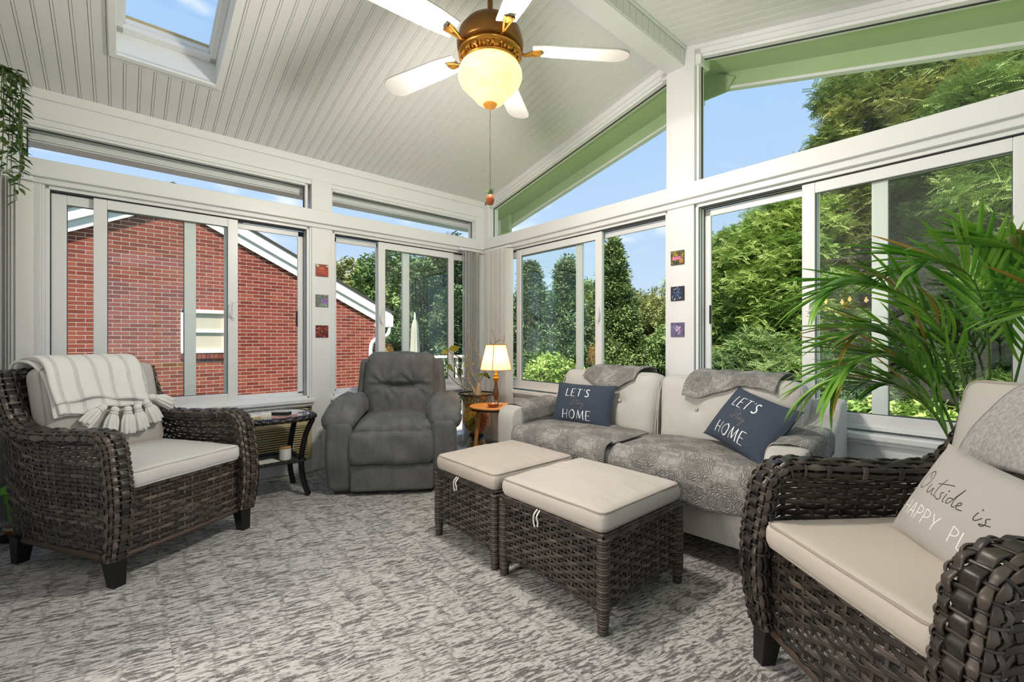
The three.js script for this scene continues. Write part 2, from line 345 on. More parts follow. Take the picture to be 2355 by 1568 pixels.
// fixed transoms
function transom(label, frame, poly, fr = 0.018) {
  const w = struct('window_' + (slider.n += 1), label); if (frame) rightFrame(w);
  const s = new THREE.Shape(poly.map(([x, y]) => new THREE.Vector2(x, y)));
  const g = add('glass', new THREE.ShapeGeometry(s).translate(0, 0, -0.06), M.clearGlass, w);
  const bars = [];
  for (let i = 0; i < poly.length; i++) {
    const [ax, ay] = poly[i], [bx, by] = poly[(i + 1) % poly.length], L = Math.hypot(bx - ax, by - ay), th = Math.atan2(by - ay, bx - ax);
    bars.push(new THREE.BoxGeometry(L, fr, 0.07).translate(L / 2, fr / 2, 0).rotateZ(th).translate(ax, ay, -0.05));
  }
  add('frame', bars, M.frame, w);
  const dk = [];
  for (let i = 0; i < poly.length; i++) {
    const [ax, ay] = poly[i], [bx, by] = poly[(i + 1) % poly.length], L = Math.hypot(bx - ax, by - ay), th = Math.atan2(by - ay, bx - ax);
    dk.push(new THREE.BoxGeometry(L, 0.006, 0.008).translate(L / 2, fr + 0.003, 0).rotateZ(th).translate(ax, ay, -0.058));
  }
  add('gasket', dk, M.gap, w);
  return w;
}
transom('long narrow transom window above the sliding window by the brick house', 0, [[-3.46, 2.165], [-1.84, 2.165], [-1.84, 2.392], [-3.46, 2.392]]);
transom('short narrow transom window above the window behind the recliner', 0, [[-1.655, 2.165], [-0.11, 2.165], [-0.11, 2.392], [-1.655, 2.392]]);
transom('trapezoid gable window between the room corner and the ridge post', 1, [[0.085, 2.175], [2.2, 2.175], [2.2, 2.515 + SL * 2.2], [0.085, 2.515 + SL * 0.085]]);
transom('trapezoid gable window beyond the ridge post', 1, [[2.41, 2.175], [4.2, 2.175], [4.2, 3.079 - 0.272 * 1.8], [2.41, 3.079]]);
// windows of the front wall, behind the camera
for (const [a, b] of [[-3.36, -1.86], [-1.66, -0.12]]) {
  const w = struct('window_' + (slider.n += 1), 'sliding window in the front wall');
  const bar = [], z0 = FZ + 0.02, z1 = FZ + 0.1;
  for (const x of [a, (a + b) / 2 - 0.03, b - 0.06]) bar.push(box(x, x + 0.06, 0.6, 2.03, z0, z1));
  bar.push(box(a, b, 0.6, 0.66, z0, z1), box(a, b, 1.97, 2.03, z0, z1), box(a, b, 2.17, 2.19, z0, z1), box(a, b, 2.38, 2.4, z0, z1));
  add('frame', bar, M.frame, w);
  add('glass', [new THREE.PlaneGeometry(b - a, 1.4).translate((a + b) / 2, 1.32, FZ + 0.06), new THREE.PlaneGeometry(b - a, 0.22).translate((a + b) / 2, 2.28, FZ + 0.06)], M.clearGlass, w);
}
// ------------------------------------------------------------------ outside: ground, the house, the neighbour's brick house
const GY = -1.4;
const grassTex = dataTex(512, 512, (x, y) => { const a = tnoise(x / 16, y / 16, 32, 32, 1), b = hash3(x, y, 2), c = tnoise(x / 64, y / 64, 8, 8, 4); return [70 + 34 * a + 30 * b + 20 * c, 104 + 34 * a + 34 * b + 12 * c, 40 + 20 * a + 22 * b]; }, true, 0.5, 0.5);
struct('ground', 'green lawn around the houses', metreUV(box(-60, 90, GY - 0.3, GY, -80, 60)), std({ map: grassTex, roughness: 1 }));

const siding = std({ color: 0xe8eaea, roughness: 0.55 });
{
  const h = thing('house', 'white sided house that the room is built against', 'house', [0, GY, 0]);
  const top = 6.3;
  add('wall', [box(-12, -7.7, 0, top, -2.3, 9), box(-7.7, -3.75, 0, top, -2.3, -0.3), box(-7.7, -3.75, 0, top, 5.4, 9), box(-7.7, -3.75, 2.6 - GY, top, -0.3, 5.4), box(-7.7, -3.75, 0, -0.05 - GY, -0.3, 5.4)], siding, h);
  const b = new THREE.BoxGeometry(0.022, 0.118, 2.2 - 0.02);
  for (let i = 0; i < 53; i++) { const m = add('siding_board', b, siding, h); m.position.set(-3.735, 0.06 + i * 0.118, -1.23); m.rotation.z = 0.13; }
  add('corner_board', box(-3.78, -3.7, 0, top, -2.34, -2.26, 0.004), siding, h);
  const rp = [[-12.4, top - 0.1], [-3.3, top - 0.1], [-3.3, top + 0.05], [-7.85, top + 1.2], [-12.4, top + 0.05]];
  add('roof', extrude(rp, 11.9).translate(0, 0, -2.6), std({ color: 0x54524f, roughness: 0.9 }), h);
}
// dining room of the house, seen only through the doorway and in the window's reflection
{
  const r = struct('wall_house', 'warm white dining room inside the house beyond the doorway');
  const m = std({ color: 0xe3e4e3, roughness: 0.8 });
  add('panel', [box(-7.6, -7.5, 0, 2.5, -0.2, 5.3), box(-7.6, -3.72, 0, 2.5, -0.25, -0.15), box(-7.6, -3.72, 0, 2.5, 5.2, 5.3), box(-7.6, -3.72, 2.5, 2.58, -0.2, 5.3)], m, r);
  add('floor_boards', box(-7.6, -3.7, -0.05, 0, -0.2, 5.3), std({ color: 0x8f8478, roughness: 0.5 }), r);
  const c = thing('chandelier', 'small brass chandelier with four lit bulbs in the dining room beyond the doorway', 'chandelier', [-5.2, 1.62, 2.14]);
  add('stem', [tube([[0, 0.88, 0], [0, 0.4, 0], [0, 0, 0]], 0.01), lathe([[0, -0.03], [0.03, -0.02], [0.035, 0.02], [0.012, 0.06]])], M.brass, c);
  for (let k = 0; k < 4; k++) {
    const a = k * Math.PI / 2 + 0.4, x = Math.cos(a) * 0.25, z = Math.sin(a) * 0.25;
    add('arm', tube([[0, 0, 0], [x * 0.5, -0.05, z * 0.5], [x, -0.01, z], [x, 0.03, z]], 0.007), M.brass, c);
    add('lamp_bulb', lathe([[0.004, -0.03], [0.016, -0.01], [0.02, 0.015], [0.012, 0.04], [0, 0.06]], 16).translate(x, 0.06, z), std({ color: 0xfff0d0, emissive: 0xffc070, emissiveIntensity: 20 }), c);
    const l = new THREE.PointLight(0xfffaf4, 3.2); l.position.set(x, 0.07, z); l.castShadow = true; l.name = 'chandelier_light'; c.add(l);
  }
}
// neighbour's brick gable
{
  const FZb = -5.9, AX = -2.33, AY = 3.79, PIT = 0.507, XL = -6.1, XR = 1.4;
  const h = thing('brick_house', 'red brick house with white gable trim seen through the back windows', 'house', [0, GY, 0]);
  const o = -GY;
  const roofY = (x) => AY - 0.34 - PIT * Math.abs(x - AX);   // underside of the trim
  add('mortar_wall', extrude([[XL, 0], [XR, 0], [XR, roofY(XR) + o + 0.2], [AX, roofY(AX) + o + 0.2], [XL, roofY(XL) + o + 0.2]], 6).translate(0, 0, FZb - 6), std({ color: 0xe2d3c6, roughness: 0.95 }), h);
  const bt = dataTex(128, 128, (x, y) => { const v = 205 + 46 * (tnoise(x / 4, y / 8, 32, 16, 1) - 0.5) + 44 * (hash3(x, y, 2) - 0.5); return [v, v, v]; });
  const cols = [0xb0503f, 0xa44836, 0xb95c4a, 0x9a4234, 0xbb624e, 0xaa523f, 0xb45846, 0x933f32];
  const mats = cols.map((c) => std({ color: c, roughness: 0.9, map: bt }));
  const pitch = 0.0677, bl = 0.203, bh = 0.0545, g = new THREE.BoxGeometry(bl, bh, 0.02), gh = new THREE.BoxGeometry(0.096, bh, 0.02);
  const WX0 = -2.215, WX1 = -1.495, WY0 = 0.80, WY1 = 1.67, r = rng(7), all = [];
  for (let j = 0; j * pitch < 5.2; j++) {
    const y = j * pitch + pitch / 2;
    for (let i = -1; i < 37; i++) {
      let x = XL + i * 0.213 + (j % 2) * 0.1065 + bl / 2 + 0.005, hf = false, end = 0;
      const xl = x - bl / 2, xr = x + bl / 2;
      if (xl < XL - 0.01 && xr > XL + 0.09) { x = XL + 0.05; hf = true; } else if (xl < XL - 0.01) continue;
      if (xr > XR + 0.01) { if (xl > XR - 0.03) continue; end = XR - xl; x = xl + end / 2; }
      const q = end ? end / 2 : hf ? 0.05 : bl / 2, wy = y - o;
      if (wy + bh / 2 > Math.min(roofY(x - q), roofY(x + q)) + 0.12) continue;
      let cut = end;
      if (x + q > WX0 && x - q < WX1 && wy > WY0 && wy < WY1) {
        const a = x - q, b = x + q;
        if (WX0 - a > 0.014) { cut = WX0 - a - 0.004; x = a + cut / 2; } else if (b - WX1 > 0.014) { cut = b - WX1 - 0.004; x = b - cut / 2; } else continue;
      }
      const v = new THREE.Vector3(x, wy, FZb).project(camera), px = (v.x * 0.5 + 0.5) * 2355, py = (0.5 - v.y * 0.5) * 1568;
      all.push({ x, y, hf, cut, k: Math.floor(r() * 8), seen: py > 475 && py < 912 && [[122, 216], [246, 424], [452, 524], [548, 690], [766, 860]].some(([a, b]) => px > a && px < b), d: Math.hypot(x - CAM.x, wy - CAM.y, FZb - CAM.z) });
    }
  }
  camera.updateMatrixWorld(); all.sort((a, b) => (b.seen - a.seen) || (a.d - b.d));
  const rest = [], colr = [];
  all.forEach((b, n) => {
    if (n < 298) { const m = add('brick', b.hf ? gh : g, mats[b.k], h); m.position.set(b.x, b.y, FZb - 0.006); if (b.cut) m.scale.x = b.cut / (b.hf ? 0.096 : bl); } else {
      const q = (b.hf ? gh : g).clone().scale(b.cut ? b.cut / (b.hf ? 0.096 : bl) : 1, 1, 1).translate(b.x, b.y, FZb - 0.006), c = new THREE.Color(cols[b.k]); q.setAttribute('color', new THREE.BufferAttribute(new Float32Array(72).map((_, i) => [c.r, c.g, c.b][i % 3]), 3)); rest.push(q);
    }
  });
  const st = add('bricks', merge(rest), std({ vertexColors: true, roughness: 0.9, map: bt }), h); st.userData.kind = 'stuff';
  // rake boards, roof
  const trim = std({ color: 0xf0f1f2, roughness: 0.5 }), shingle = std({ color: 0x4a4744, roughness: 0.95 });
  for (const s of [-1, 1]) {
    const ex = s < 0 ? XL - 0.35 : XR + 0.35, L = (x) => AY + o - PIT * Math.abs(x - AX);
    add('rake_board', extrude([[AX, L(AX) - 0.19], [ex, L(ex) - 0.19], [ex, L(ex)], [AX, L(AX)]], 0.03).translate(0, 0, FZb + 0.07), trim, h);
    add('rake_board', extrude([[AX, L(AX) - 0.36], [ex, L(ex) - 0.36], [ex, L(ex) - 0.2], [AX, L(AX) - 0.2]], 0.03).translate(0, 0, FZb + 0.03), trim, h);
    add('soffit', extrude([[AX, L(AX) - 0.2], [ex, L(ex) - 0.2], [ex, L(ex) - 0.16], [AX, L(AX) - 0.16]], 0.09).translate(0, 0, FZb), trim, h);
    add('roof', extrude([[AX, L(AX) + 0.0], [ex + s * 0.06, L(ex + s * 0.06)], [ex + s * 0.06, L(ex + s * 0.06) + 0.05], [AX, L(AX) + 0.05]], 6.22).translate(0, 0, FZb - 6.1), shingle, h);
  }
  add('eave_box', box(XR - 0.02, XR + 0.37, roofY(XR) + o - 0.16, roofY(XR) + o + 0.12, FZb - 5, FZb + 0.15, 0.01), trim, h);
  add('downspout', [tube([[XR + 0.3, roofY(XR) + o - 0.15, FZb + 0.1], [XR + 0.24, roofY(XR) + o - 0.34, FZb + 0.1], [XR - 0.06, roofY(XR) + o - 0.46, FZb + 0.08], [XR - 0.14, roofY(XR) + o - 0.64, FZb + 0.07], [XR - 0.14, roofY(XR) + o - 1.0, FZb + 0.07], [XR - 0.14, 0.1, FZb + 0.07]], 0.045, 60, 10)], trim, h);
  // double hung window
  const y0 = 0.86 + o, y1 = 1.64 + o, zf = FZb + 0.02;
  const wn = add('window', [box(-2.21, -2.15, y0, y1, zf - 0.05, zf + 0.02, 0.005), box(-1.56, -1.50, y0, y1, zf - 0.05, zf + 0.02, 0.005), box(-2.21, -1.5, y1 - 0.06, y1, zf - 0.05, zf + 0.02, 0.005), box(-2.21, -1.5, y0, y0 + 0.05, zf - 0.05, zf + 0.03, 0.005), box(-2.16, -1.55, (y0 + y1) / 2 - 0.02, (y0 + y1) / 2 + 0.025, zf - 0.04, zf + 0.01, 0.004)], trim, h);
  add('pane', [new THREE.PlaneGeometry(0.6, 0.35).translate(-1.855, y0 + 0.22, zf - 0.02), new THREE.PlaneGeometry(0.6, 0.34).translate(-1.855, y1 - 0.22, zf - 0.01)], M.glass, wn);
  const sl = []; for (let k = 0; k < 32; k++) sl.push(box(-2.15, -1.56, y0 + 0.05 + k * 0.022, y0 + 0.068 + k * 0.022, zf - 0.036, zf - 0.033));
  add('window_blind', sl, std({ color: 0x888c84, roughness: 0.7 }), wn);
  const sb = std({ color: 0x8a4a40, roughness: 0.9 }); const bg = box(-0.028, 0.028, 0, 0.09, 0, 0.05);
  for (let k = 0; k < 12; k++) { const m = add('sill_brick', bg, k % 3 ? sb : mats[3], h); m.position.set(-2.2 + k * 0.0635, y0 - 0.1, FZb - 0.01); }
}
// roof edge of the sun room: green gable overhang, white gutter
{
  const g = struct('trim_1', 'green painted soffit and barge board of the gable overhang outside');
  rightFrame(g);
  const gl = M.green, o0 = -T, o1 = -0.4;
  for (const s of [0, 1]) {
    const yf = s ? (z) => 3.10 - 0.272 * (z - 2.4) : (z) => 2.53 + SL * z, a = s ? 2.27 : -0.35, b = s ? 4.9 : 2.27;
    const sl = add('soffit', extrude([[a, yf(a)], [b, yf(b)], [b, yf(b) + 0.03], [a, yf(a) + 0.03]], o0 - o1).translate(0, 0, o1), std({ color: 0xb4c796, roughness: 0.75 }), g);
    add('barge_board', extrude([[a, yf(a) - 0.105], [b, yf(b) - 0.105], [b, yf(b) + 0.2], [a, yf(a) + 0.2]], 0.03).translate(0, 0, o1 - 0.03), gl, g);
    add('drip_edge', extrude([[a, yf(a) - 0.122], [b, yf(b) - 0.122], [b, yf(b) - 0.103], [a, yf(a) - 0.103]], 0.05).translate(0, 0, o1 - 0.045), M.frame, g);
  }
  add('peak_plate', extrude([[2.2, 2.9], [2.27, 2.94], [2.46, 2.94], [2.52, 3.02], [2.3, 3.16], [2.2, 3.12]], 0.02).translate(0, 0, o1 + 0.002), gl, g);
  add('corner_return', box(-0.36, 0.02, 2.16, 2.55, o1 + 0.01, o1 + 0.05), gl, g);
}
{
  const g = struct('trim_2', 'white gutter and soffit along the back eave outside');
  add('gutter', [box(LX, 0.39, 2.33, 2.56, -0.15, -0.136), box(LX, 0.39, 2.322, 2.334, -0.27, -0.136), box(LX, 0.39, 2.33, 2.52, -0.27, -0.255), box(LX, 0.39, 2.362, 2.374, -0.136, -0.131, 0.002), box(LX, 0.39, 2.345, 2.35, -0.136, -0.132)], M.frame, g);
}
// ------------------------------------------------------------------ trees and garden
function leafGeo(list) {   // list of [x, y, z, dirx, diry, dirz, length, width]: folded four-sided leaves
  const pos = [], idx = [];
  for (const [x, y, z, dx, dy, dz, L, w] of list) {
    const d = V(dx, dy, dz).normalize(), s = new THREE.Vector3().crossVectors(d, Math.abs(d.y) > 0.9 ? V(1, 0, 0) : V(0, 1, 0)).normalize(), n = new THREE.Vector3().crossVectors(s, d);
    const b = V(x, y, z), m = b.clone().addScaledVector(d, L * 0.5), k = pos.length / 3;
    for (const p of [b, m.clone().addScaledVector(s, w / 2).addScaledVector(n, w * 0.14), b.clone().addScaledVector(d, L).addScaledVector(n, -w * 0.15), m.clone().addScaledVector(s, -w / 2).addScaledVector(n, w * 0.14)]) pos.push(p.x, p.y, p.z);
    idx.push(k, k + 1, k + 2, k, k + 2, k + 3);
  }
  return geoOf(pos, idx);
}
function broadSprig(n, L, w, spread, seed) { const r = rng(seed), a = []; for (let i = 0; i < n; i++) { const t = r() * 6.28, e = (r() - 0.35) * 1.6; a.push([(r() - 0.5) * spread, (r() - 0.5) * spread, (r() - 0.5) * spread, Math.cos(t), e, Math.sin(t), L * (0.7 + 0.6 * r()), w]); } return leafGeo(a); }
function pinnateSprig(L, n, lw, seed) { const a = [], r = rng(seed); for (let k = 0; k < 3; k++) { const th = k * 2.1 + r(), dx = Math.cos(th), dz = Math.sin(th), px = -dz, pz = dx; for (let i = 1; i <= n; i++) for (const s of [-1, 1]) { const t = i / n * L; a.push([dx * t, -t * t * 0.9 + 0.1 * t, dz * t, px * s + dx * 0.35, -0.15, pz * s + dz * 0.35, L * 0.26, lw]); } } return leafGeo(a); }
const leafMat = phys({ color: 0xffffff, roughness: 0.62, transmission: 0.34, thickness: 0, specularIntensity: 0.5 });
const bark = std({ color: 0x5b4c3e, roughness: 0.95 });
const SPR = { broad: broadSprig(12, 0.1, 0.05, 0.16, 3), pinnate: pinnateSprig(0.145, 7, 0.017, 5), dense: broadSprig(14, 0.085, 0.04, 0.17, 9), far: broadSprig(10, 0.2, 0.11, 0.34, 11) };
function foliage(parent, clumps, count, geo, pal, seed, scale = 1) {
  const r = rng(seed), tot = clumps.reduce((s, c) => s + c[3] * c[4], 0), m = new THREE.InstancedMesh(geo, leafMat, count), cs = pal.map((c) => new THREE.Color(c)), col = new THREE.Color();
  let i = 0, acc = 0;
  const o = new THREE.Object3D();
  for (const [ci, c] of clumps.entries()) {
    acc += c[3] * c[4]; const end = ci === clumps.length - 1 ? count : Math.floor(count * acc / tot), own = r();
    for (; i < end; i++) {
      const th = r() * 6.2832, u = r() * 2 - 1, q = Math.sqrt(1 - u * u), R = 0.5 + 0.55 * Math.sqrt(r());
      o.position.set(c[0] + Math.cos(th) * q * c[3] * R, c[1] + u * c[4] * R, c[2] + Math.sin(th) * q * c[5] * R);
      o.rotation.set((r() - 0.5) * 1.5, r() * 6.2832, (r() - 0.5) * 1.5); o.scale.setScalar(scale * (0.7 + 0.6 * r())); o.updateMatrix();
      m.setMatrixAt(i, o.matrix);
      const t = clamp(own * 0.55 + r() * 0.6 - 0.08) * (cs.length - 1), k = Math.min(cs.length - 2, Math.floor(t));
      m.setColorAt(i, col.copy(cs[k]).lerp(cs[k + 1], t - k).offsetHSL(0, -0.09, 0));
    }
  }
  m.name = 'foliage'; m.castShadow = true; m.receiveShadow = true; m.userData.kind = 'stuff'; parent.add(m); return m;
}
// lumpy crown: clumps over an ellipsoid
function crown(cx, cy, cz, rx, ry, rz, n, cr, seed) {
  const r = rng(seed), a = [];
  for (let i = 0; i < n; i++) { const th = i * 2.39996 + r() * 0.5, u = 1 - 2 * (i + 0.5) / n, q = Math.sqrt(1 - u * u), k = 0.62 + 0.36 * r(), s = cr * (0.65 + 0.7 * r()); a.push([cx + Math.cos(th) * q * rx * k, cy + u * ry * k, cz + Math.sin(th) * q * rz * k, s, s * 0.8, s]); }
  return a;
}
function cone(h0, h1, R, n, cr, seed) {
  const r = rng(seed), a = [];
  for (let i = 0; i < n; i++) { const t = Math.pow(i / (n - 1), 0.85), th = i * 2.39996 + r(), k = R * Math.pow(1 - t, 0.8) * (0.55 + 0.4 * r()), s = cr * (1.05 - 0.7 * t) * (0.75 + 0.5 * r()); a.push([Math.cos(th) * k, mixn(h0, h1 - s, t), Math.sin(th) * k, s, s * 1.15, s]); }
  return a;
}
function trunk(parent, h, R, lean, limbs, seed) {
  const r = rng(seed), gs = [taper([[0, 0, 0], [lean * 0.3, h * 0.4, lean * 0.1], [lean * 0.6, h * 0.75, -lean * 0.2], [lean, h, 0]], (t) => R * (1 - 0.7 * t), 14, 8)];
  add('trunk', gs, bark, parent);
  for (let i = 0; i < limbs; i++) { const th = i * 2.4 + r(), y = h * (0.35 + 0.6 * r()), L = Math.min(1.1, h * (0.16 + 0.2 * r())); add('branch', taper([[lean * y / h, y, 0], [lean * y / h + Math.cos(th) * L * 0.5, y + L * 0.25, Math.sin(th) * L * 0.5], [lean * y / h + Math.cos(th) * L, y + L * 0.7, Math.sin(th) * L]], (t) => R * 0.35 * (1 - 0.8 * t), 8, 6), bark, parent); }
}
const GREEN = [0x4c6836, 0x688a47, 0x88a95a, 0xa9bd6c], OLIVE = [0x5e6e3a, 0x84914e, 0xa8ae63, 0xc2c078], DARK = [0x3f5c36, 0x577846, 0x71935a, 0x8caa70], LIME = [0x688f3c, 0x8db04e, 0xafc864, 0xc6d67e];
function tree(name, label, x, z, spec) {
  const t = thing(name, label, spec.bush ? 'bush' : 'tree', [x, GY, z], 0, spec.group);
  trunk(t, spec.trunk, spec.r ?? 0.12, spec.lean ?? 0, spec.limbs ?? 5, spec.seed);
  foliage(t, spec.clumps, spec.n, spec.sprig, spec.pal, spec.seed + 1, spec.scale ?? 1); return t;
}
const H = (y) => y - GY;
tree('broadleaf_tree', 'olive green broadleaf tree behind the roof slope of the brick house', 4.0, -12.5, { trunk: 3.5, seed: 21, clumps: crown(0, H(1.9), 0, 1.9, 1.9, 1.9, 34, 0.62, 1), n: 5200, sprig: SPR.broad, pal: OLIVE, scale: 1.25 });
tree('broadleaf_tree', 'tall broadleaf tree right of the brick house above the deck', 4.15, -9.8, { trunk: 4, seed: 22, clumps: crown(0, H(1.7), 0, 1.55, 2.3, 1.6, 44, 0.58, 2), n: 7500, sprig: SPR.broad, pal: GREEN, scale: 1.1 });
tree('broadleaf_tree', 'dark broadleaf tree behind the deck railing near the room corner', 4.0, -6.5, { trunk: 3.6, seed: 23, clumps: crown(0, H(1.3), 0, 1.35, 2.6, 1.3, 46, 0.5, 3), n: 9000, sprig: SPR.broad, pal: DARK });
tree('conical_evergreen', 'pointed green evergreen standing nearest the corner blinds', 4.95, -4.45, { trunk: 3.6, limbs: 0, seed: 24, clumps: cone(0.4, H(3.1), 1.0, 46, 0.46, 4), n: 8000, sprig: SPR.dense, pal: DARK });
tree('conical_evergreen', 'slender pointed evergreen beside the other pointed evergreen, left of the tall one', 4.85, -3.15, { trunk: 3.5, limbs: 0, seed: 25, clumps: cone(0.3, H(2.98), 0.85, 44, 0.42, 5), n: 7000, sprig: SPR.dense, pal: DARK });
tree('conical_evergreen', 'tallest conical evergreen seen left of the ridge post', 6.05, -2.7, { trunk: 4, limbs: 0, seed: 26, clumps: cone(0.2, H(3.55), 1.0, 64, 0.46, 6), n: 9500, sprig: SPR.dense, pal: [0x465f36, 0x647f46, 0x88a35a, 0xa6b870] });
tree('background_tree', 'far tree between the pointed evergreens', 7.3, -4.7, { trunk: 3.2, limbs: 0, seed: 27, clumps: crown(0, H(1.1), 0, 1.2, 1.9, 1.2, 30, 0.5, 7), n: 4500, sprig: SPR.dense, pal: GREEN });
// far trees beyond the pool
for (const [x, z, h, rr, s] of [[24, -12.6, 5.2, 2.6, 31], [30, -15, 4.6, 3, 32], [21.5, -8.2, 4.4, 2, 33], [27, -8, 5.6, 3, 34], [37, -27, 5, 3.4, 35], [24, -19, 4.8, 3, 36]])
  tree('distant_tree', 'small distant tree beyond the pool', x, z, { group: 'far trees beyond the pool', trunk: h * 0.8, limbs: 2, seed: s, clumps: crown(0, h * 0.58, 0, rr, h * 0.48, rr, 34, 0.9, s), n: 3200, sprig: SPR.far, pal: s % 2 ? OLIVE : GREEN });
tree('shrub', 'dark brown leaved shrub beside the pool', 15.2, -7.4, { bush: 1, trunk: 0.7, r: 0.06, limbs: 4, seed: 41, clumps: crown(0, 0.95, 0, 0.75, 0.8, 0.75, 18, 0.32, 41), n: 2200, sprig: SPR.dense, pal: [0x4a3d38, 0x64524a, 0x7a685a] });
tree('shrub', 'bright lime green shrub in front of the pool', 10.4, -3.9, { bush: 1, trunk: 0.9, r: 0.06, limbs: 4, seed: 42, clumps: crown(0.35, 1.3, 0, 0.5, 0.75, 0.55, 16, 0.3, 42), n: 2200, sprig: SPR.broad, pal: LIME });
// locust trees and bushes beyond the right window
tree('locust_tree', 'feathery light green tree with open top just right of the ridge post', 6.8, -0.15, { trunk: 4.2, r: 0.09, seed: 51, clumps: crown(0, H(1.6), 0, 1.15, 2.2, 1.2, 90, 0.3, 51), n: 13000, sprig: SPR.pinnate, pal: [0x5f8540, 0x83a650, 0xa8c068, 0xbccb78] });
tree('locust_tree', 'feathery yellow green tree behind the window stile with handle', 6.5, 0.85, { trunk: 4.4, r: 0.09, lean: 0.2, seed: 52, clumps: crown(0, H(1.8), 0, 1.0, 2.4, 1.2, 90, 0.3, 52), n: 13000, sprig: SPR.pinnate, pal: LIME });
tree('locust_tree', 'dense feathery tree filling the middle of the right window', 8.0, 1.5, { trunk: 5.2, r: 0.13, seed: 53, clumps: crown(0, H(1.9), 0, 1.5, 3.2, 1.5, 120, 0.36, 53), n: 20000, sprig: SPR.pinnate, pal: OLIVE, scale: 1.15 });
tree('locust_tree', 'tall locust tree whose crown rises into the gable window', 8.6, 3.0, { trunk: 7.5, r: 0.17, lean: -0.3, limbs: 10, seed: 54, clumps: crown(-0.1, H(3.9), 0, 2.0, 4.4, 2.3, 210, 0.36, 54), n: 34000, sprig: SPR.pinnate, pal: [0x587a3c, 0x7f9c4c, 0xa8b55c, 0xc4c06c], scale: 1.1 });
tree('locust_tree', 'nearest locust tree with spreading boughs behind the palm', 6.4, 4.2, { trunk: 5.5, r: 0.14, lean: -0.2, limbs: 8, seed: 55, clumps: crown(0, H(2.6), 0, 1.5, 3.2, 1.6, 130, 0.34, 55), n: 22000, sprig: SPR.pinnate, pal: [0x62853f, 0x84a552, 0xa8c068, 0xc2d07c] });
tree('shrub', 'rounded blue green shrub below the feathery light green tree', 4.6, 1.0, { bush: 1, trunk: 1.3, r: 0.07, seed: 61, clumps: crown(0, 1.25, 0, 0.85, 1.25, 0.9, 30, 0.36, 61), n: 9000, sprig: SPR.pinnate, pal: GREEN });
tree('shrub', 'loose mid green shrub behind the right arm of the sofa', 4.7, 2.1, { bush: 1, trunk: 1.2, r: 0.07, seed: 62, clumps: crown(0, 1.1, 0, 0.75, 1.1, 0.7, 26, 0.34, 62), n: 8000, sprig: SPR.pinnate, pal: DARK });
tree('shrub', 'low bright green shrub below the palm fronds', 3.9, 3.05, { bush: 1, trunk: 0.9, r: 0.06, seed: 63, clumps: crown(0, 0.95, 0, 0.6, 0.75, 0.6, 22, 0.28, 63), n: 3600, sprig: SPR.broad, pal: LIME });
tree('shrub', 'broad green shrub under the pointed evergreens', 3.4, -2.2, { bush: 1, trunk: 1.0, r: 0.06, seed: 64, clumps: crown(0, 1.05, 0, 0.6, 0.95, 0.7, 24, 0.3, 64), n: 4000, sprig: SPR.dense, pal: LIME });
tree('shrub', 'dark shrub filling the gap under the tallest evergreen', 8.4, -2.2, { bush: 1, trunk: 1.4, r: 0.08, seed: 65, clumps: crown(0, 1.5, 0, 0.8, 1.4, 0.9, 26, 0.4, 65), n: 4200, sprig: SPR.dense, pal: GREEN });
tree('shrub', 'wide dark shrub behind the locust trunks', 9.8, 0.4, { bush: 1, trunk: 1.6, r: 0.08, seed: 66, clumps: crown(0, 1.6, 0, 1.6, 1.6, 1.6, 40, 0.5, 66), n: 6000, sprig: SPR.dense, pal: DARK });
tree('shrub', 'wide dark shrub behind the nearest locust tree', 9.2, 5.2, { bush: 1, trunk: 1.8, r: 0.08, seed: 67, clumps: crown(0, 1.9, 0, 1.8, 1.9, 1.8, 40, 0.55, 67), n: 6000, sprig: SPR.dense, pal: DARK });
// hedge row far behind everything
for (let i = 0; i < 9; i++) { const a = -1.25 + i * 0.19, R = 38 + 3 * hash3(i, 1, 1); tree('distant_tree', 'tall distant tree in the tree line behind the gardens', CAM.x + Math.cos(a) * R, CAM.z + Math.sin(a) * R - 6, { group: 'tree line behind the gardens', trunk: 4, limbs: 2, r: 0.2, seed: 80 + i, clumps: crown(0, 3, 0, 3.6, 3.0, 3, 34, 1.2, 80 + i), n: 2600, sprig: SPR.far, pal: i % 2 ? GREEN : DARK, scale: 1.3 }); }

// pool
{
  const p = thing('swimming_pool', 'round above ground pool with blue wall and white rim', 'pool', [19.2, GY, -10.2]);
  add('pool_wall', lathe([[0, 0.02], [1.9, 0.02], [1.9, 0.75], [1.86, 0.75], [1.86, 0.05], [0, 0.05]], 48), std({ color: 0xdfe6ec, roughness: 0.5 }), p);
  add('water', new THREE.CircleGeometry(1.86, 40).rotateX(-Math.PI / 2).translate(0, 0.66, 0), phys({ color: 0x7fb2dd, roughness: 0.08 }), p);
  add('rim', lathe([[1.82, 0.74], [2.0, 0.74], [2.0, 0.8], [1.82, 0.8], [1.82, 0.74]], 48), M.frame, p);
}
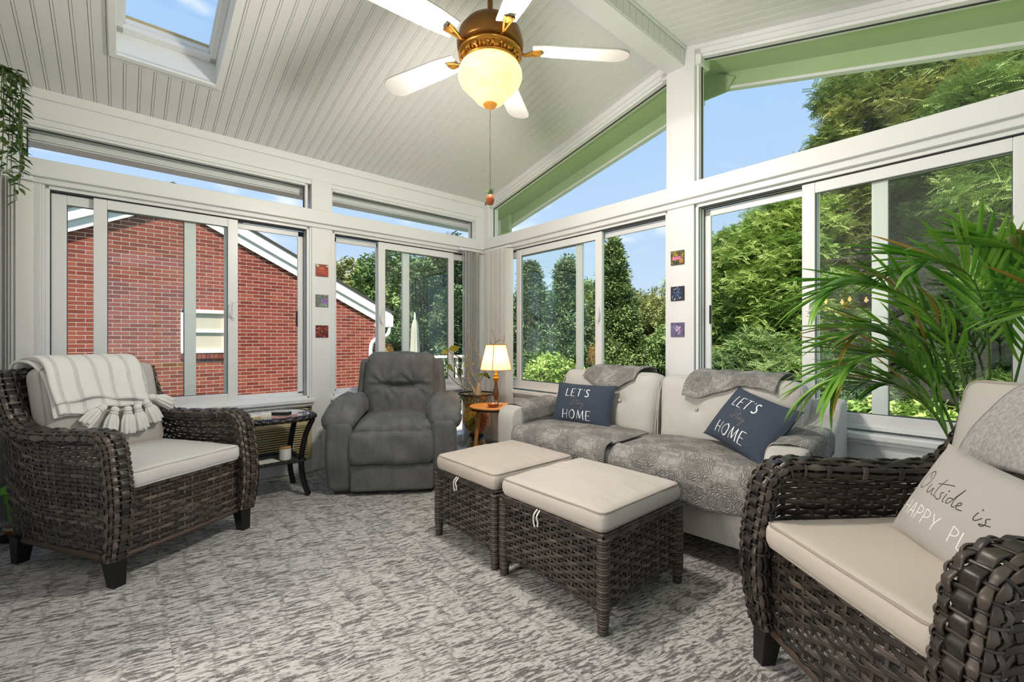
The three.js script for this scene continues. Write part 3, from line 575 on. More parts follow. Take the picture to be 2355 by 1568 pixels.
// deck with railing outside the corner
{
  const d = thing('deck', 'grey deck boards with white railing outside the back corner', 'deck', [0, -0.25, 0]);
  const wood = std({ color: 0xb9b4aa, roughness: 0.8 }), b = box(0, 2.1, 0, 0.03, 0, 0.135, 0.004);
  for (let i = 0; i < 14; i++) { const m = add('deck_board', b, wood, d); m.position.set(-0.1, 0, -0.3 - i * 0.142); }
  add('joist', [box(-0.1, 2.0, -0.2, 0, -2.2, -2.1), box(-0.1, 2.0, -0.2, 0, -0.3, -0.2), box(-0.1, 0, GY + 0.25, 0, -2.2, -2.1), box(1.9, 2.0, GY + 0.25, 0, -2.2, -2.1)], wood, d);
  add('top_rail', box(0.7, 2.0, 1.06, 1.1, -2.2, -2.1, 0.006), M.frame, d);
  add('bottom_rail', box(0.7, 2.0, 0.14, 0.18, -2.18, -2.12), M.frame, d);
  const bal = box(-0.016, 0.016, 0.03, 1.07, -0.016, 0.016);
  for (let i = 0; i < 11; i++) add('baluster', bal, M.frame, d).position.set(0.72 + i * 0.126, 0, -2.15);
}
{
  const u = thing('patio_umbrella', 'closed white patio umbrella standing on the deck', 'umbrella', [0.2, -0.22, -1.9]); u.scale.set(0.75, 0.87, 0.75);
  add('pole', lathe([[0, 0], [0.02, 0], [0.02, 1.9], [0.012, 1.95], [0, 1.98]], 12), M.frame, u);
  const pts = []; for (let i = 0; i <= 10; i++) { const t = i / 10; pts.push([0.03 + 0.085 * Math.sin(Math.pow(1 - t, 0.7) * 2.3) * (0.8 + 0.2 * Math.cos(t * 5)), 0.95 + t * 0.9]); }
  const cg = lathe(pts, 24), p = cg.attributes.position; for (let i = 0; i < p.count; i++) { const a = Math.atan2(p.getZ(i), p.getX(i)), k = 1 + 0.14 * Math.cos(a * 8); p.setX(i, p.getX(i) * k); p.setZ(i, p.getZ(i) * k); } cg.computeVertexNormals();
  add('canopy', cg, std({ color: 0xa8a69d, roughness: 0.9, side: THREE.DoubleSide }), u);
  add('base', lathe([[0, 0], [0.22, 0], [0.2, 0.04], [0.04, 0.08], [0.03, 0.14], [0, 0.14]], 24), M.black, u);
}
// ------------------------------------------------------------------ soft shapes
// rounded box with denser rows near its edges; fn(p, n) may move a point
function softBox(w, h, d, r, seg, fn) {
  const hs = [w / 2, h / 2, d / 2], ax = hs.map((H) => { const a = [], k = 4, R = Math.min(r, H * 0.98); for (let i = 0; i < k; i++) a.push(-H + R * (1 - Math.cos(i / k * Math.PI / 2))); const n = Math.max(2, Math.round(seg * (2 * (H - R)) / Math.max(w, h, d))); for (let i = 0; i <= n; i++) a.push(-H + R + (2 * (H - R)) * i / n); for (let i = k - 1; i >= 0; i--) a.push(H - R * (1 - Math.cos(i / k * Math.PI / 2))); return a; });
  const pos = [], idx = [];
  for (let f = 0; f < 6; f++) {
    const a = f >> 1, s = f & 1 ? 1 : -1, b = (a + 1) % 3, c = (a + 2) % 3, o = pos.length / 3, nb = ax[b].length, nc = ax[c].length;
    for (let j = 0; j < nc; j++) for (let i = 0; i < nb; i++) {
      const q = [0, 0, 0]; q[a] = s * hs[a]; q[b] = ax[b][i]; q[c] = ax[c][j];
      const inn = q.map((v, k) => clamp(v, -(hs[k] - Math.min(r, hs[k] * 0.98)), hs[k] - Math.min(r, hs[k] * 0.98)));
      const n = V(q[0] - inn[0], q[1] - inn[1], q[2] - inn[2]).normalize(), p = V(...inn).add(V(n.x * Math.min(r, hs[0] * 0.98), n.y * Math.min(r, hs[1] * 0.98), n.z * Math.min(r, hs[2] * 0.98)));
      if (fn) fn(p, n, hs);
      pos.push(Math.round(p.x * 1e5) / 1e5, Math.round(p.y * 1e5) / 1e5, Math.round(p.z * 1e5) / 1e5);
      if (i < nb - 1 && j < nc - 1) { const k = o + j * nb + i; s > 0 ? idx.push(k, k + 1, k + nb, k + 1, k + nb + 1, k + nb) : idx.push(k, k + nb, k + 1, k + 1, k + nb, k + nb + 1); }
    }
  }
  let g = new THREE.BufferGeometry(); g.setAttribute('position', new THREE.Float32BufferAttribute(pos, 3)); g.setIndex(idx);
  g = mergeVertices(g, 2e-5); g.computeVertexNormals(); return metreUV(g);
}
const puff = (a, ax = 1, p = 2) => (q, n, hs) => { const k = (1 - Math.pow(Math.abs(q.x / hs[0]), p)) * (1 - Math.pow(Math.abs(q.z / hs[2]), p)); if (Math.abs(n.y) > 0.5) q.y += Math.sign(n.y) * a * clamp(k); };
// closed cord along a rounded rectangle in the xz plane
function cord(w, d, r, y, rad, yf) {
  const pts = [], hw = w / 2 - r, hd = d / 2 - r;
  for (const [cx, cz, a0] of [[hw, hd, 0], [-hw, hd, 90], [-hw, -hd, 180], [hw, -hd, 270]]) for (let k = 0; k <= 4; k++) { const a = (a0 + k * 22.5) * Math.PI / 180; pts.push(V(cx + r * Math.cos(a), 0, cz + r * Math.sin(a))); }
  for (const p of pts) p.y = y + (yf ? yf(p) : 0);
  const full = []; for (let i = 0; i < pts.length; i++) { const a = pts[i], b = pts[(i + 1) % pts.length]; full.push(a); if (a.distanceTo(b) > 0.1) for (let k = 1; k < 6; k++) { const q = a.clone().lerp(b, k / 6); q.y = y + (yf ? yf(q) : 0); full.push(q); } }
  return new THREE.TubeGeometry(new THREE.CatmullRomCurve3(full, true, 'centripetal'), 120, rad, 6, true);
}
// cord lying on a soft box at height y
function cordOn(w, h, d, r, y, rad) { const k = clamp((Math.abs(y) - (h / 2 - r)) / r), i = r * (1 - Math.sqrt(1 - k * k)) - 0.001; return cord(w - 2 * i, d - 2 * i, Math.max(0.008, r - i), y, rad); }
// thick sheet over a grid: P(u, v) gives the upper point
function sheet(P, nu, nv, th) {
  const pos = [], idx = [], uv = [], up = [];
  for (let j = 0; j <= nv; j++) for (let i = 0; i <= nu; i++) up.push(P(i / nu, j / nv));
  const nrm = geoOf(up.flatMap((p) => [p.x, p.y, p.z]), gridIdx(nu, nv), null).attributes.normal, N = up.length;
  for (let s = 0; s < 2; s++) up.forEach((p, k) => { pos.push(p.x - s * th * nrm.getX(k), p.y - s * th * nrm.getY(k), p.z - s * th * nrm.getZ(k)); });
  idx.push(...gridIdx(nu, nv)); gridIdx(nu, nv).forEach((_, k, a) => { if (k % 3 === 0) idx.push(N + a[k], N + a[k + 2], N + a[k + 1]); });
  const rim = []; for (let i = 0; i < nu; i++) rim.push([i, i + 1]); for (let j = 0; j < nv; j++) rim.push([j * (nu + 1) + nu, (j + 1) * (nu + 1) + nu]); for (let i = nu; i > 0; i--) rim.push([nv * (nu + 1) + i, nv * (nu + 1) + i - 1]); for (let j = nv; j > 0; j--) rim.push([j * (nu + 1), (j - 1) * (nu + 1)]);
  for (const [a, b] of rim) idx.push(a, N + a, b, b, N + a, N + b);
  // uv by arc length
  const lu = new Array(N).fill(0), lv = new Array(N).fill(0);
  for (let j = 0; j <= nv; j++) for (let i = 0; i <= nu; i++) { const k = j * (nu + 1) + i; if (i) lu[k] = lu[k - 1] + up[k].distanceTo(up[k - 1]); if (j) lv[k] = lv[k - nu - 1] + up[k].distanceTo(up[k - nu - 1]); }
  for (let s = 0; s < 2; s++) for (let k = 0; k < N; k++) uv.push(lu[k], lv[k]);
  return geoOf(pos, idx, uv);
}
function gridIdx(nu, nv) { const a = []; for (let j = 0; j < nv; j++) for (let i = 0; i < nu; i++) { const k = j * (nu + 1) + i; a.push(k, k + 1, k + nu + 1, k + 1, k + nu + 2, k + nu + 1); } return a; }
// walks along a list of 2D points by arc length
function walker(pts) { const L = [0]; for (let i = 1; i < pts.length; i++) L.push(L[i - 1] + Math.hypot(pts[i][0] - pts[i - 1][0], pts[i][1] - pts[i - 1][1])); return (t) => { const s = clamp(t) * L[L.length - 1]; let i = 1; while (i < L.length - 1 && L[i] < s) i++; const k = (s - L[i - 1]) / (L[i] - L[i - 1]); return [mixn(pts[i - 1][0], pts[i][0], k), mixn(pts[i - 1][1], pts[i][1], k)]; }; }
function smoothPts(pts, n) { const c = new THREE.SplineCurve(pts.map(([x, y]) => new THREE.Vector2(x, y))); return c.getSpacedPoints(n).map((p) => [p.x, p.y]); }

// ------------------------------------------------------------------ woven wicker: strands really pass over and under the stakes
const WICK = [[0.062, 0.047, 0.038], [0.105, 0.081, 0.065], [0.043, 0.035, 0.03], [0.148, 0.117, 0.095], [0.082, 0.062, 0.05], [0.124, 0.101, 0.084]];
const wicker = std({ vertexColors: true, roughness: 0.36 });
const BLKW = [[0.018, 0.016, 0.016], [0.026, 0.023, 0.022], [0.013, 0.012, 0.012], [0.035, 0.031, 0.029]];
// S(u, v) -> [point, normal]; nu stakes across u, nv strands stacked in v
function weave(S, nu, nv, o = {}) {
  const { amp = 0.0042, th = 0.0024, fill = 0.94, seg = 4, stake = 0.16, pal = WICK, seed = 1, closed = false, twill = 1 } = o, r = rng(seed), pos = [], idx = [], col = [];
  const cs = [[-1, 0], [-0.62, 1], [0.62, 1], [1, 0], [0.62, -1], [-0.62, -1]];
  for (let j = 0; j < nv; j++) {
    const n = nu * seg, b0 = pos.length / 3, c = pal[Math.floor(r() * pal.length)], ph = r();
    for (let i = 0; i <= n; i++) {
      const u = i / n, off = amp * Math.cos(Math.PI * (u * nu + j * twill)) , sh = 0.78 + 0.5 * noise3(u * nu * 0.8 + j * 13.7, j * 3.1, seed);
      for (const [a, b] of cs) {
        const [p, N] = S(u, (j + 0.5 + a * 0.5 * fill) / nv);
        p.addScaledVector(N, off + b * th); pos.push(p.x, p.y, p.z);
        col.push(c[0] * sh, c[1] * sh, c[2] * sh);
      }
      if (i < n) for (let k = 0; k < 6; k++) { const a0 = b0 + i * 6 + k, a1 = b0 + i * 6 + (k + 1) % 6; idx.push(a0, a1, a0 + 6, a1, a1 + 6, a0 + 6); }
    }
  }
  for (let i = 0; i <= nu; i++) {
    const b0 = pos.length / 3, n = nv * 2, c = pal[Math.floor(r() * pal.length)];
    for (let j = 0; j <= n; j++) for (const [a, b] of cs) {
      const [p, N] = S(clamp((i + a * stake) / nu), clamp(j / n)); p.addScaledVector(N, b * th * 0.6 - 0.3 * amp * Math.cos(Math.PI * (i + (j / 2) * twill))); pos.push(p.x, p.y, p.z); col.push(c[0] * 0.8, c[1] * 0.8, c[2] * 0.8);
      }
    for (let j = 0; j < n; j++) for (let k = 0; k < 6; k++) { const a0 = b0 + j * 6 + k, a1 = b0 + j * 6 + (k + 1) % 6; idx.push(a0, a0 + 6, a1, a1, a0 + 6, a1 + 6); }
  }
  return geoOf(pos, idx, null, col);
}
// roll of weave along a 3D curve: strands run along it, cross-section half sizes a (side) and b (out)
function weaveRoll(pts, side, a, b, nu, nv, o = {}) {
  const c = curve(pts), X = V(...side).normalize(), A = typeof a === 'function' ? a : () => a, B = typeof b === 'function' ? b : () => b;
  return weave((u, v) => {
    const p = c.getPoint(clamp(u, 0.0001, 0.9999)), t = c.getTangent(clamp(u, 0.0001, 0.9999)), n = new THREE.Vector3().crossVectors(t, X).normalize(), f = v * Math.PI * 2, cx = Math.sign(Math.cos(f)) * Math.pow(Math.abs(Math.cos(f)), 0.7), sx = Math.sign(Math.sin(f)) * Math.pow(Math.abs(Math.sin(f)), 0.7);
    const N = X.clone().multiplyScalar(Math.cos(f) / A(u)).addScaledVector(n, Math.sin(f) / B(u)).normalize();
    return [p.addScaledVector(X, cx * A(u)).addScaledVector(n, sx * B(u)), N];
  }, nu, nv, o);
}
const fabric = (c, o = {}) => std({ color: c, roughness: 0.92, bumpMap: (() => { const t = weaveBump.clone(); t.repeat.set(14, 14); t.needsUpdate = true; return t; })(), bumpScale: 0.0006, ...o });
const seatCloth = fabric(0xc4bdb4), pipeCloth = std({ color: 0xa79f95, roughness: 0.9 }), greyCloth = fabric(0xbcb9b3);
const paleCloth = fabric(0xd2d0cd);
// ------------------------------------------------------------------ wicker armchairs
const armPath = [[-0.47, 0.915], [-0.435, 0.82], [-0.375, 0.715], [-0.3, 0.652], [-0.2, 0.632], [0, 0.636], [0.2, 0.648], [0.295, 0.648], [0.352, 0.605], [0.368, 0.54], [0.382, 0.47], [0.392, 0.4], [0.392, 0.3], [0.38, 0.2], [0.366, 0.125]];
const footMat = std({ color: 0x0f0e0e, roughness: 0.35 });
function makeArmchair(name, label, seatMat, pal) {
  const t = thing(name, label, 'chair');
  const sideTop = walker(armPath.slice(0, 10));
  for (const s of [-1, 1]) {
    // side panel
    const S = (u, v) => {
      const [tz, ty] = sideTop(0.03 + 0.94 * u), bz = mixn(-0.36, 0.365, u), y = mixn(0.115, ty - 0.012, v), k = Math.pow(v, 1.3);
      return [V(s * (0.328 + 0.014 * Math.sin(Math.PI * v)), y, mixn(bz, tz, k)), V(s, 0, 0)];
    };
    add('side_panel', weave(S, 17, 27, { seed: 3 + s, pal }), wicker, t);
    add('arm_band', weaveRoll(armPath.map(([z, y]) => [s * 0.325, y, z]), [1, 0, 0], (u) => 0.05 - 0.008 * sstep(0.75, 1, u), (u) => 0.026 + 0.006 * Math.sin(u * Math.PI), 46, 11, { seed: 11 + s, pal, amp: 0.0045, th: 0.003, fill: 0.9 }), wicker, t);
    for (const f of [-1, 1]) {
      const z = f > 0 ? 0.345 : -0.315, lg = new THREE.CylinderGeometry(0.048, 0.033, 0.135, 4, 1).rotateY(Math.PI / 4).scale(1, 1, 1); lg.translate(s * 0.318, 0.0675, z);
      const p = lg.attributes.position; for (let i = 0; i < p.count; i++) if (p.getY(i) < 0.01) p.setZ(i, p.getZ(i) + f * 0.018);
      add('leg', toCreasedNormals(lg, 0.5), footMat, t);
    }
  }
  add('front_panel', weave((u, v) => [V(mixn(-0.295, 0.295, u), mixn(0.115, 0.41, v), 0.352 + 0.012 * Math.sin(Math.PI * u)), V(0, 0, 1)], 15, 15, { seed: 21, pal }), wicker, t);
  add('back_panel', weave((u, v) => [V(mixn(-0.31, 0.31, u), mixn(0.115, 0.9, v), mixn(-0.36, -0.475, Math.pow(v, 1.3))), V(0, 0, -1)], 15, 36, { seed: 23, pal }), wicker, t);
  add('top_rail', weaveRoll([[-0.33, 0.905, -0.472], [-0.15, 0.912, -0.476], [0.15, 0.912, -0.476], [0.33, 0.905, -0.472]], [0, 0, 1], 0.024, 0.026, 22, 9, { seed: 25, pal }), wicker, t);
  add('bottom_rail', [[-1, 0], [1, 0]].map(([s]) => tube([[s * 0.328, 0.118, -0.35], [s * 0.328, 0.116, 0], [s * 0.328, 0.118, 0.36]], 0.014, 20, 8)).concat([tube([[-0.3, 0.116, 0.352], [0, 0.116, 0.362], [0.3, 0.116, 0.352]], 0.012, 20, 8)]), std({ color: 0x4e4036, roughness: 0.5 }), t);
  add('seat_deck', box(-0.28, 0.28, 0.385, 0.41, -0.36, 0.33), std({ color: 0x7a6552, roughness: 0.8 }), t);
  const sc = add('seat_cushion', softBox(0.565, 0.085, 0.64, 0.032, 30, (q, n, hs) => { puff(0.012)(q, n, hs); q.y += 0.003 * noise3(q.x * 9, q.y * 9, q.z * 9); }), seatMat, t); sc.position.set(0, 0.453, 0.075);
  add('piping', [cordOn(0.565, 0.085, 0.64, 0.032, 0.034, 0.0042), cordOn(0.565, 0.085, 0.64, 0.032, -0.034, 0.0042)], seatMat === paleCloth ? paleCloth : pipeCloth, sc);
  const bc = add('back_cushion', softBox(0.55, 0.13, 0.5, 0.05, 34, (q, n, hs) => { puff(0.022)(q, n, hs); if (n.y > 0.3) q.y += 0.006 * noise3(q.x * 7 + 3, 1, q.z * 9) - 0.01 * Math.exp(-Math.pow((q.z - 0.12) / 0.012, 2)) * sstep(0.1, 0.28, Math.abs(q.x)); }), greyCloth, t);
  bc.position.set(0, 0.705, -0.305); bc.rotation.x = Math.PI / 2 - 0.24;
  add('piping', [cordOn(0.55, 0.13, 0.5, 0.05, 0.05, 0.004), cordOn(0.55, 0.13, 0.5, 0.05, -0.05, 0.004)], pipeCloth, bc);
  return t;
}
const chairA = makeArmchair('wicker_armchair', 'brown wicker armchair with pale seat, draped with a white tasselled throw', paleCloth, WICK);
chairA.position.set(-2.94, 0, 0.806); chairA.rotation.y = 0.537;
const DARKW = WICK.map((c) => c.map((v) => v * 0.72));
const chairB = makeArmchair('wicker_armchair', 'dark wicker armchair with beige seat, holding a lettered pillow and grey blanket', fabric(0xc8beb3), DARKW);
chairB.position.set(-1.282, 0, 3.812); chairB.rotation.y = -2.22;

// ------------------------------------------------------------------ wicker ottomans
function makeOttoman(label, x0, x1, z0, z1, seed, cloth) {
  const t = thing('wicker_ottoman', label, 'ottoman', [(x0 + x1) / 2, 0, (z0 + z1) / 2], 0, 'wicker storage ottomans'), w = (x1 - x0) / 2, d = (z1 - z0) / 2;
  const low = (u) => 0.075 + 0.02 * Math.sin(Math.PI * u);
  for (const s of [-1, 1]) {
    add('side_panel', weave((u, v) => [V(s * (w - 0.008), mixn(low(u), 0.352, v), mixn(-d + 0.012, d - 0.012, u)), V(s, 0, 0)], 15, 16, { seed: seed + s, pal: DARKW, amp: 0.005, th: 0.0028 }), wicker, t);
    add('side_panel', weave((u, v) => [V(mixn(-w + 0.012, w - 0.012, u), mixn(low(u), 0.352, v), s * (d - 0.008)), V(0, 0, s)], 15, 16, { seed: seed + 5 + s, pal: DARKW, amp: 0.005, th: 0.0028 }), wicker, t);
    for (const q of [-1, 1]) {
      // strand wrapped corner leg
      const gs = []; for (let k = 0; k < 34; k++) { const y = 0.008 + k * 0.0104, r = 0.0145 + 0.006 * sstep(0, 0.1, y); gs.push(new THREE.TorusGeometry(r, 0.0062, 5, 12).rotateX(Math.PI / 2).scale(1, 1, 1).translate(s * (w - 0.014) - s * 0.012 * (1 - sstep(0, 0.1, y)) * 0, y, q * (d - 0.014))); }
      const g = merge(gs), n = g.attributes.position.count, col = new Float32Array(n * 3); for (let i = 0; i < n; i++) { const c = DARKW[Math.floor(i / 78) % 6], e = 1.15; col[i * 3] = c[0] * e; col[i * 3 + 1] = c[1] * e; col[i * 3 + 2] = c[2] * e; } g.setAttribute('color', new THREE.BufferAttribute(col, 3));
      add('leg', g, wicker, t);
    }
  }
  add('bottom_board', box(-w + 0.02, w - 0.02, 0.1, 0.108, -d + 0.02, d - 0.02), std({ color: 0x7a6552, roughness: 0.8 }), t);
  add('lid', box(-w + 0.006, w - 0.006, 0.35, 0.366, -d + 0.006, d - 0.006, 0.005), std({ color: 0x5a483a, roughness: 0.6 }), t);
  for (const s of [-1, 1]) {
    add('lid_rim', weaveRoll([[-w, 0.358, s * (d - 0.006)], [0, 0.358, s * (d - 0.006)], [w, 0.358, s * (d - 0.006)]], [0, 1, 0], 0.013, 0.012, 16, 6, { seed: seed + 9 + s, pal: DARKW, amp: 0.0016, th: 0.002 }), wicker, t);
    add('lid_rim', weaveRoll([[s * (w - 0.006), 0.358, -d], [s * (w - 0.006), 0.358, 0], [s * (w - 0.006), 0.358, d]], [0, 1, 0], 0.013, 0.012, 16, 6, { seed: seed + 19 + s, pal: DARKW, amp: 0.0016, th: 0.002 }), wicker, t);
  }
  const c = add('cushion', softBox(2 * w + 0.01, 0.085, 2 * d + 0.005, 0.036, 34, (q, n, hs) => { puff(0.02)(q, n, hs); if (n.y > 0.4) q.y += 0.004 * noise3(q.x * 10, seed, q.z * 10) - 0.0035 * Math.max(0, Math.sin((Math.abs(q.z) > Math.abs(q.x) ? q.x : q.z) * 95 + 2 * noise3(q.x * 6, 1, q.z * 6))) * sstep(0.45, 0.75, Math.max(Math.abs(q.x / hs[0]), Math.abs(q.z / hs[2]))) * (1 - sstep(0.8, 0.97, Math.max(Math.abs(q.x / hs[0]), Math.abs(q.z / hs[2])))); }), cloth, t);
  c.position.y = 0.41;
  add('piping', [cordOn(2 * w + 0.01, 0.085, 2 * d + 0.005, 0.036, 0.033, 0.0042), cordOn(2 * w + 0.01, 0.085, 2 * d + 0.005, 0.036, -0.033, 0.0042)], std({ color: 0x9d9389, roughness: 0.9 }), c);
  add('tie', [tube([[-w - 0.004, 0.372, -0.045], [-w - 0.022, 0.352, -0.048], [-w - 0.02, 0.32, -0.052], [-w - 0.019, 0.302, -0.046]], 0.004, 14, 5), tube([[-w - 0.004, 0.372, -0.03], [-w - 0.023, 0.35, -0.03], [-w - 0.02, 0.325, -0.026], [-w - 0.019, 0.308, -0.03]], 0.004, 14, 5)], std({ color: 0xe4e2de, roughness: 0.9 }), t);
  return t;
}
makeOttoman('dark wicker ottoman with greige cushion, the one beside the sofa corner nearest the recliner', -1.69, -1.125, 1.755, 2.28, 40, fabric(0xbdb3a9));
makeOttoman('dark wicker ottoman with greige cushion, the one beside the dark armchair', -1.69, -1.125, 2.32, 2.91, 60, fabric(0xc6beb6));

// ------------------------------------------------------------------ wicker side table with its things
const TBX = -2.2, TBZ = 0.43;
{
  const t = thing('wicker_side_table', 'black wicker side table with glass top and low shelf between armchair and recliner', 'table', [TBX, 0, TBZ]);
  const blk = std({ vertexColors: true, roughness: 0.34 }), bl = std({ color: 0x161312, roughness: 0.42 });
  const W = 0.235, D = 0.22, corner = (k, s) => V(k * s[0], 0, 0);
  for (const [sx, sz] of [[-1, -1], [1, -1], [-1, 1], [1, 1]])
    add('leg', merge([weaveRoll([[sx * 0.205, 0.535, sz * 0.19], [sx * 0.168, 0.42, sz * 0.155], [sx * 0.142, 0.26, sz * 0.145], [sx * 0.15, 0.12, sz * 0.155], [sx * 0.178, 0.004, sz * 0.182]], [sx, 0, -sz], 0.017, 0.015, 40, 5, { pal: BLKW, amp: 0.0006, th: 0.0016, seed: 3 + sx + 2 * sz })]), blk, t);
  const ring = []; for (let k = 0; k < 28; k++) { const a = k / 28 * Math.PI * 2, cx = Math.sign(Math.cos(a)) * Math.pow(Math.abs(Math.cos(a)), 0.62), cz = Math.sign(Math.sin(a)) * Math.pow(Math.abs(Math.sin(a)), 0.62); ring.push(V(cx * W, 0.545, cz * D)); }
  const rc = new THREE.CatmullRomCurve3(ring, true);
  add('rim', weave((u, v) => { const p = rc.getPoint(u % 1), tg = rc.getTangent(u % 1), n = new THREE.Vector3().crossVectors(V(0, 1, 0), tg).normalize(), f = v * Math.PI * 2, N = n.clone().multiplyScalar(Math.cos(f)).addScaledVector(V(0, 1, 0), Math.sin(f)); return [p.addScaledVector(n, Math.cos(f) * 0.028).addScaledVector(V(0, 1, 0), Math.sin(f) * 0.017), N]; }, 60, 8, { pal: BLKW, amp: 0.003, th: 0.002, seed: 5 }), blk, t);
  const sh = new THREE.Shape(ring.map((p) => new THREE.Vector2(p.x * 0.93, p.z * 0.93)));
  add('top', new THREE.ExtrudeGeometry(sh, { depth: 0.012, bevelEnabled: false }).rotateX(Math.PI / 2).translate(0, 0.557, 0), std({ color: 0x2b2826, roughness: 0.5 }), t);
  add('glass_top', new THREE.ExtrudeGeometry(sh, { depth: 0.004, bevelEnabled: false }).rotateX(Math.PI / 2).translate(0, 0.5625, 0), phys({ color: 0x5d5f60, roughness: 0.06, clearcoat: 1, clearcoatRoughness: 0.03 }), t);
  const SW = 0.155, SD = 0.15;
  add('shelf', [box(-SW, SW, 0.232, 0.244, -SD, SD, 0.004)], std({ color: 0x3a3633, roughness: 0.5 }), t);
  const rails = []; for (const [a, b] of [[[-SW, -SD], [SW, -SD]], [[SW, -SD], [SW, SD]], [[SW, SD], [-SW, SD]], [[-SW, SD], [-SW, -SD]]]) rails.push(weaveRoll([[a[0], 0.246, a[1]], [(a[0] + b[0]) / 2, 0.246, (a[1] + b[1]) / 2], [b[0], 0.246, b[1]]], [0, 1, 0], 0.009, 0.016, 18, 6, { pal: BLKW, amp: 0.0018, th: 0.0018, seed: 8 }));
  add('shelf_rim', rails, blk, t);
  const cardM = std({ color: 0xe6e2d4, roughness: 0.7 }), edge = std({ color: 0xb9a878, roughness: 0.8 });
  for (const [x, z, lab, c] of [[-0.15, 0.09, 'small deck of cards with tan edges on the wicker side table', 0], [-0.06, 0.05, 'small white deck of cards on the wicker side table', 1]]) {
    const d = thing('card_deck', lab, 'cards', [TBX + x, 0.5625, TBZ + z], 0.3 - 0.5 * c);
    add('card_block', box(-0.032, 0.032, 0, 0.014, -0.045, 0.045), c ? cardM : edge, d);
    add('top_card', box(-0.032, 0.032, 0.014, 0.0165, -0.045, 0.045), cardM, d);
  }
  const ph = thing('remote_control', 'thin black remote lying on the wicker side table', 'remote', [TBX + 0.045, 0.5625, TBZ + 0.0], 0.9);
  add('body', box(-0.03, 0.03, 0, 0.012, -0.065, 0.065, 0.004), M.black, ph); add('screen', box(-0.026, 0.026, 0.012, 0.0125, -0.058, 0.058), phys({ color: 0x25272b, roughness: 0.1 }), ph);
  const j = thing('candle_jar', 'white candle jar with wooden lid on the low table shelf', 'candle', [TBX + 0.06, 0.2445, TBZ + 0.06]);
  add('jar', lathe([[0, 0], [0.034, 0], [0.038, 0.004], [0.038, 0.078], [0.035, 0.081], [0, 0.081]], 28), phys({ color: 0xe8e7e2, roughness: 0.25 }), j); add('lid', lathe([[0, 0.081], [0.037, 0.081], [0.037, 0.091], [0, 0.092]], 28), std({ color: 0xc99a5b, roughness: 0.6 }), j);
  const pp = thing('paper_sheet', 'loose white paper on the low table shelf', 'paper', [TBX - 0.06, 0.2445, TBZ + 0.04], 0.2); add('paper', box(-0.07, 0.07, 0, 0.002, -0.06, 0.06), cardM, pp);
}
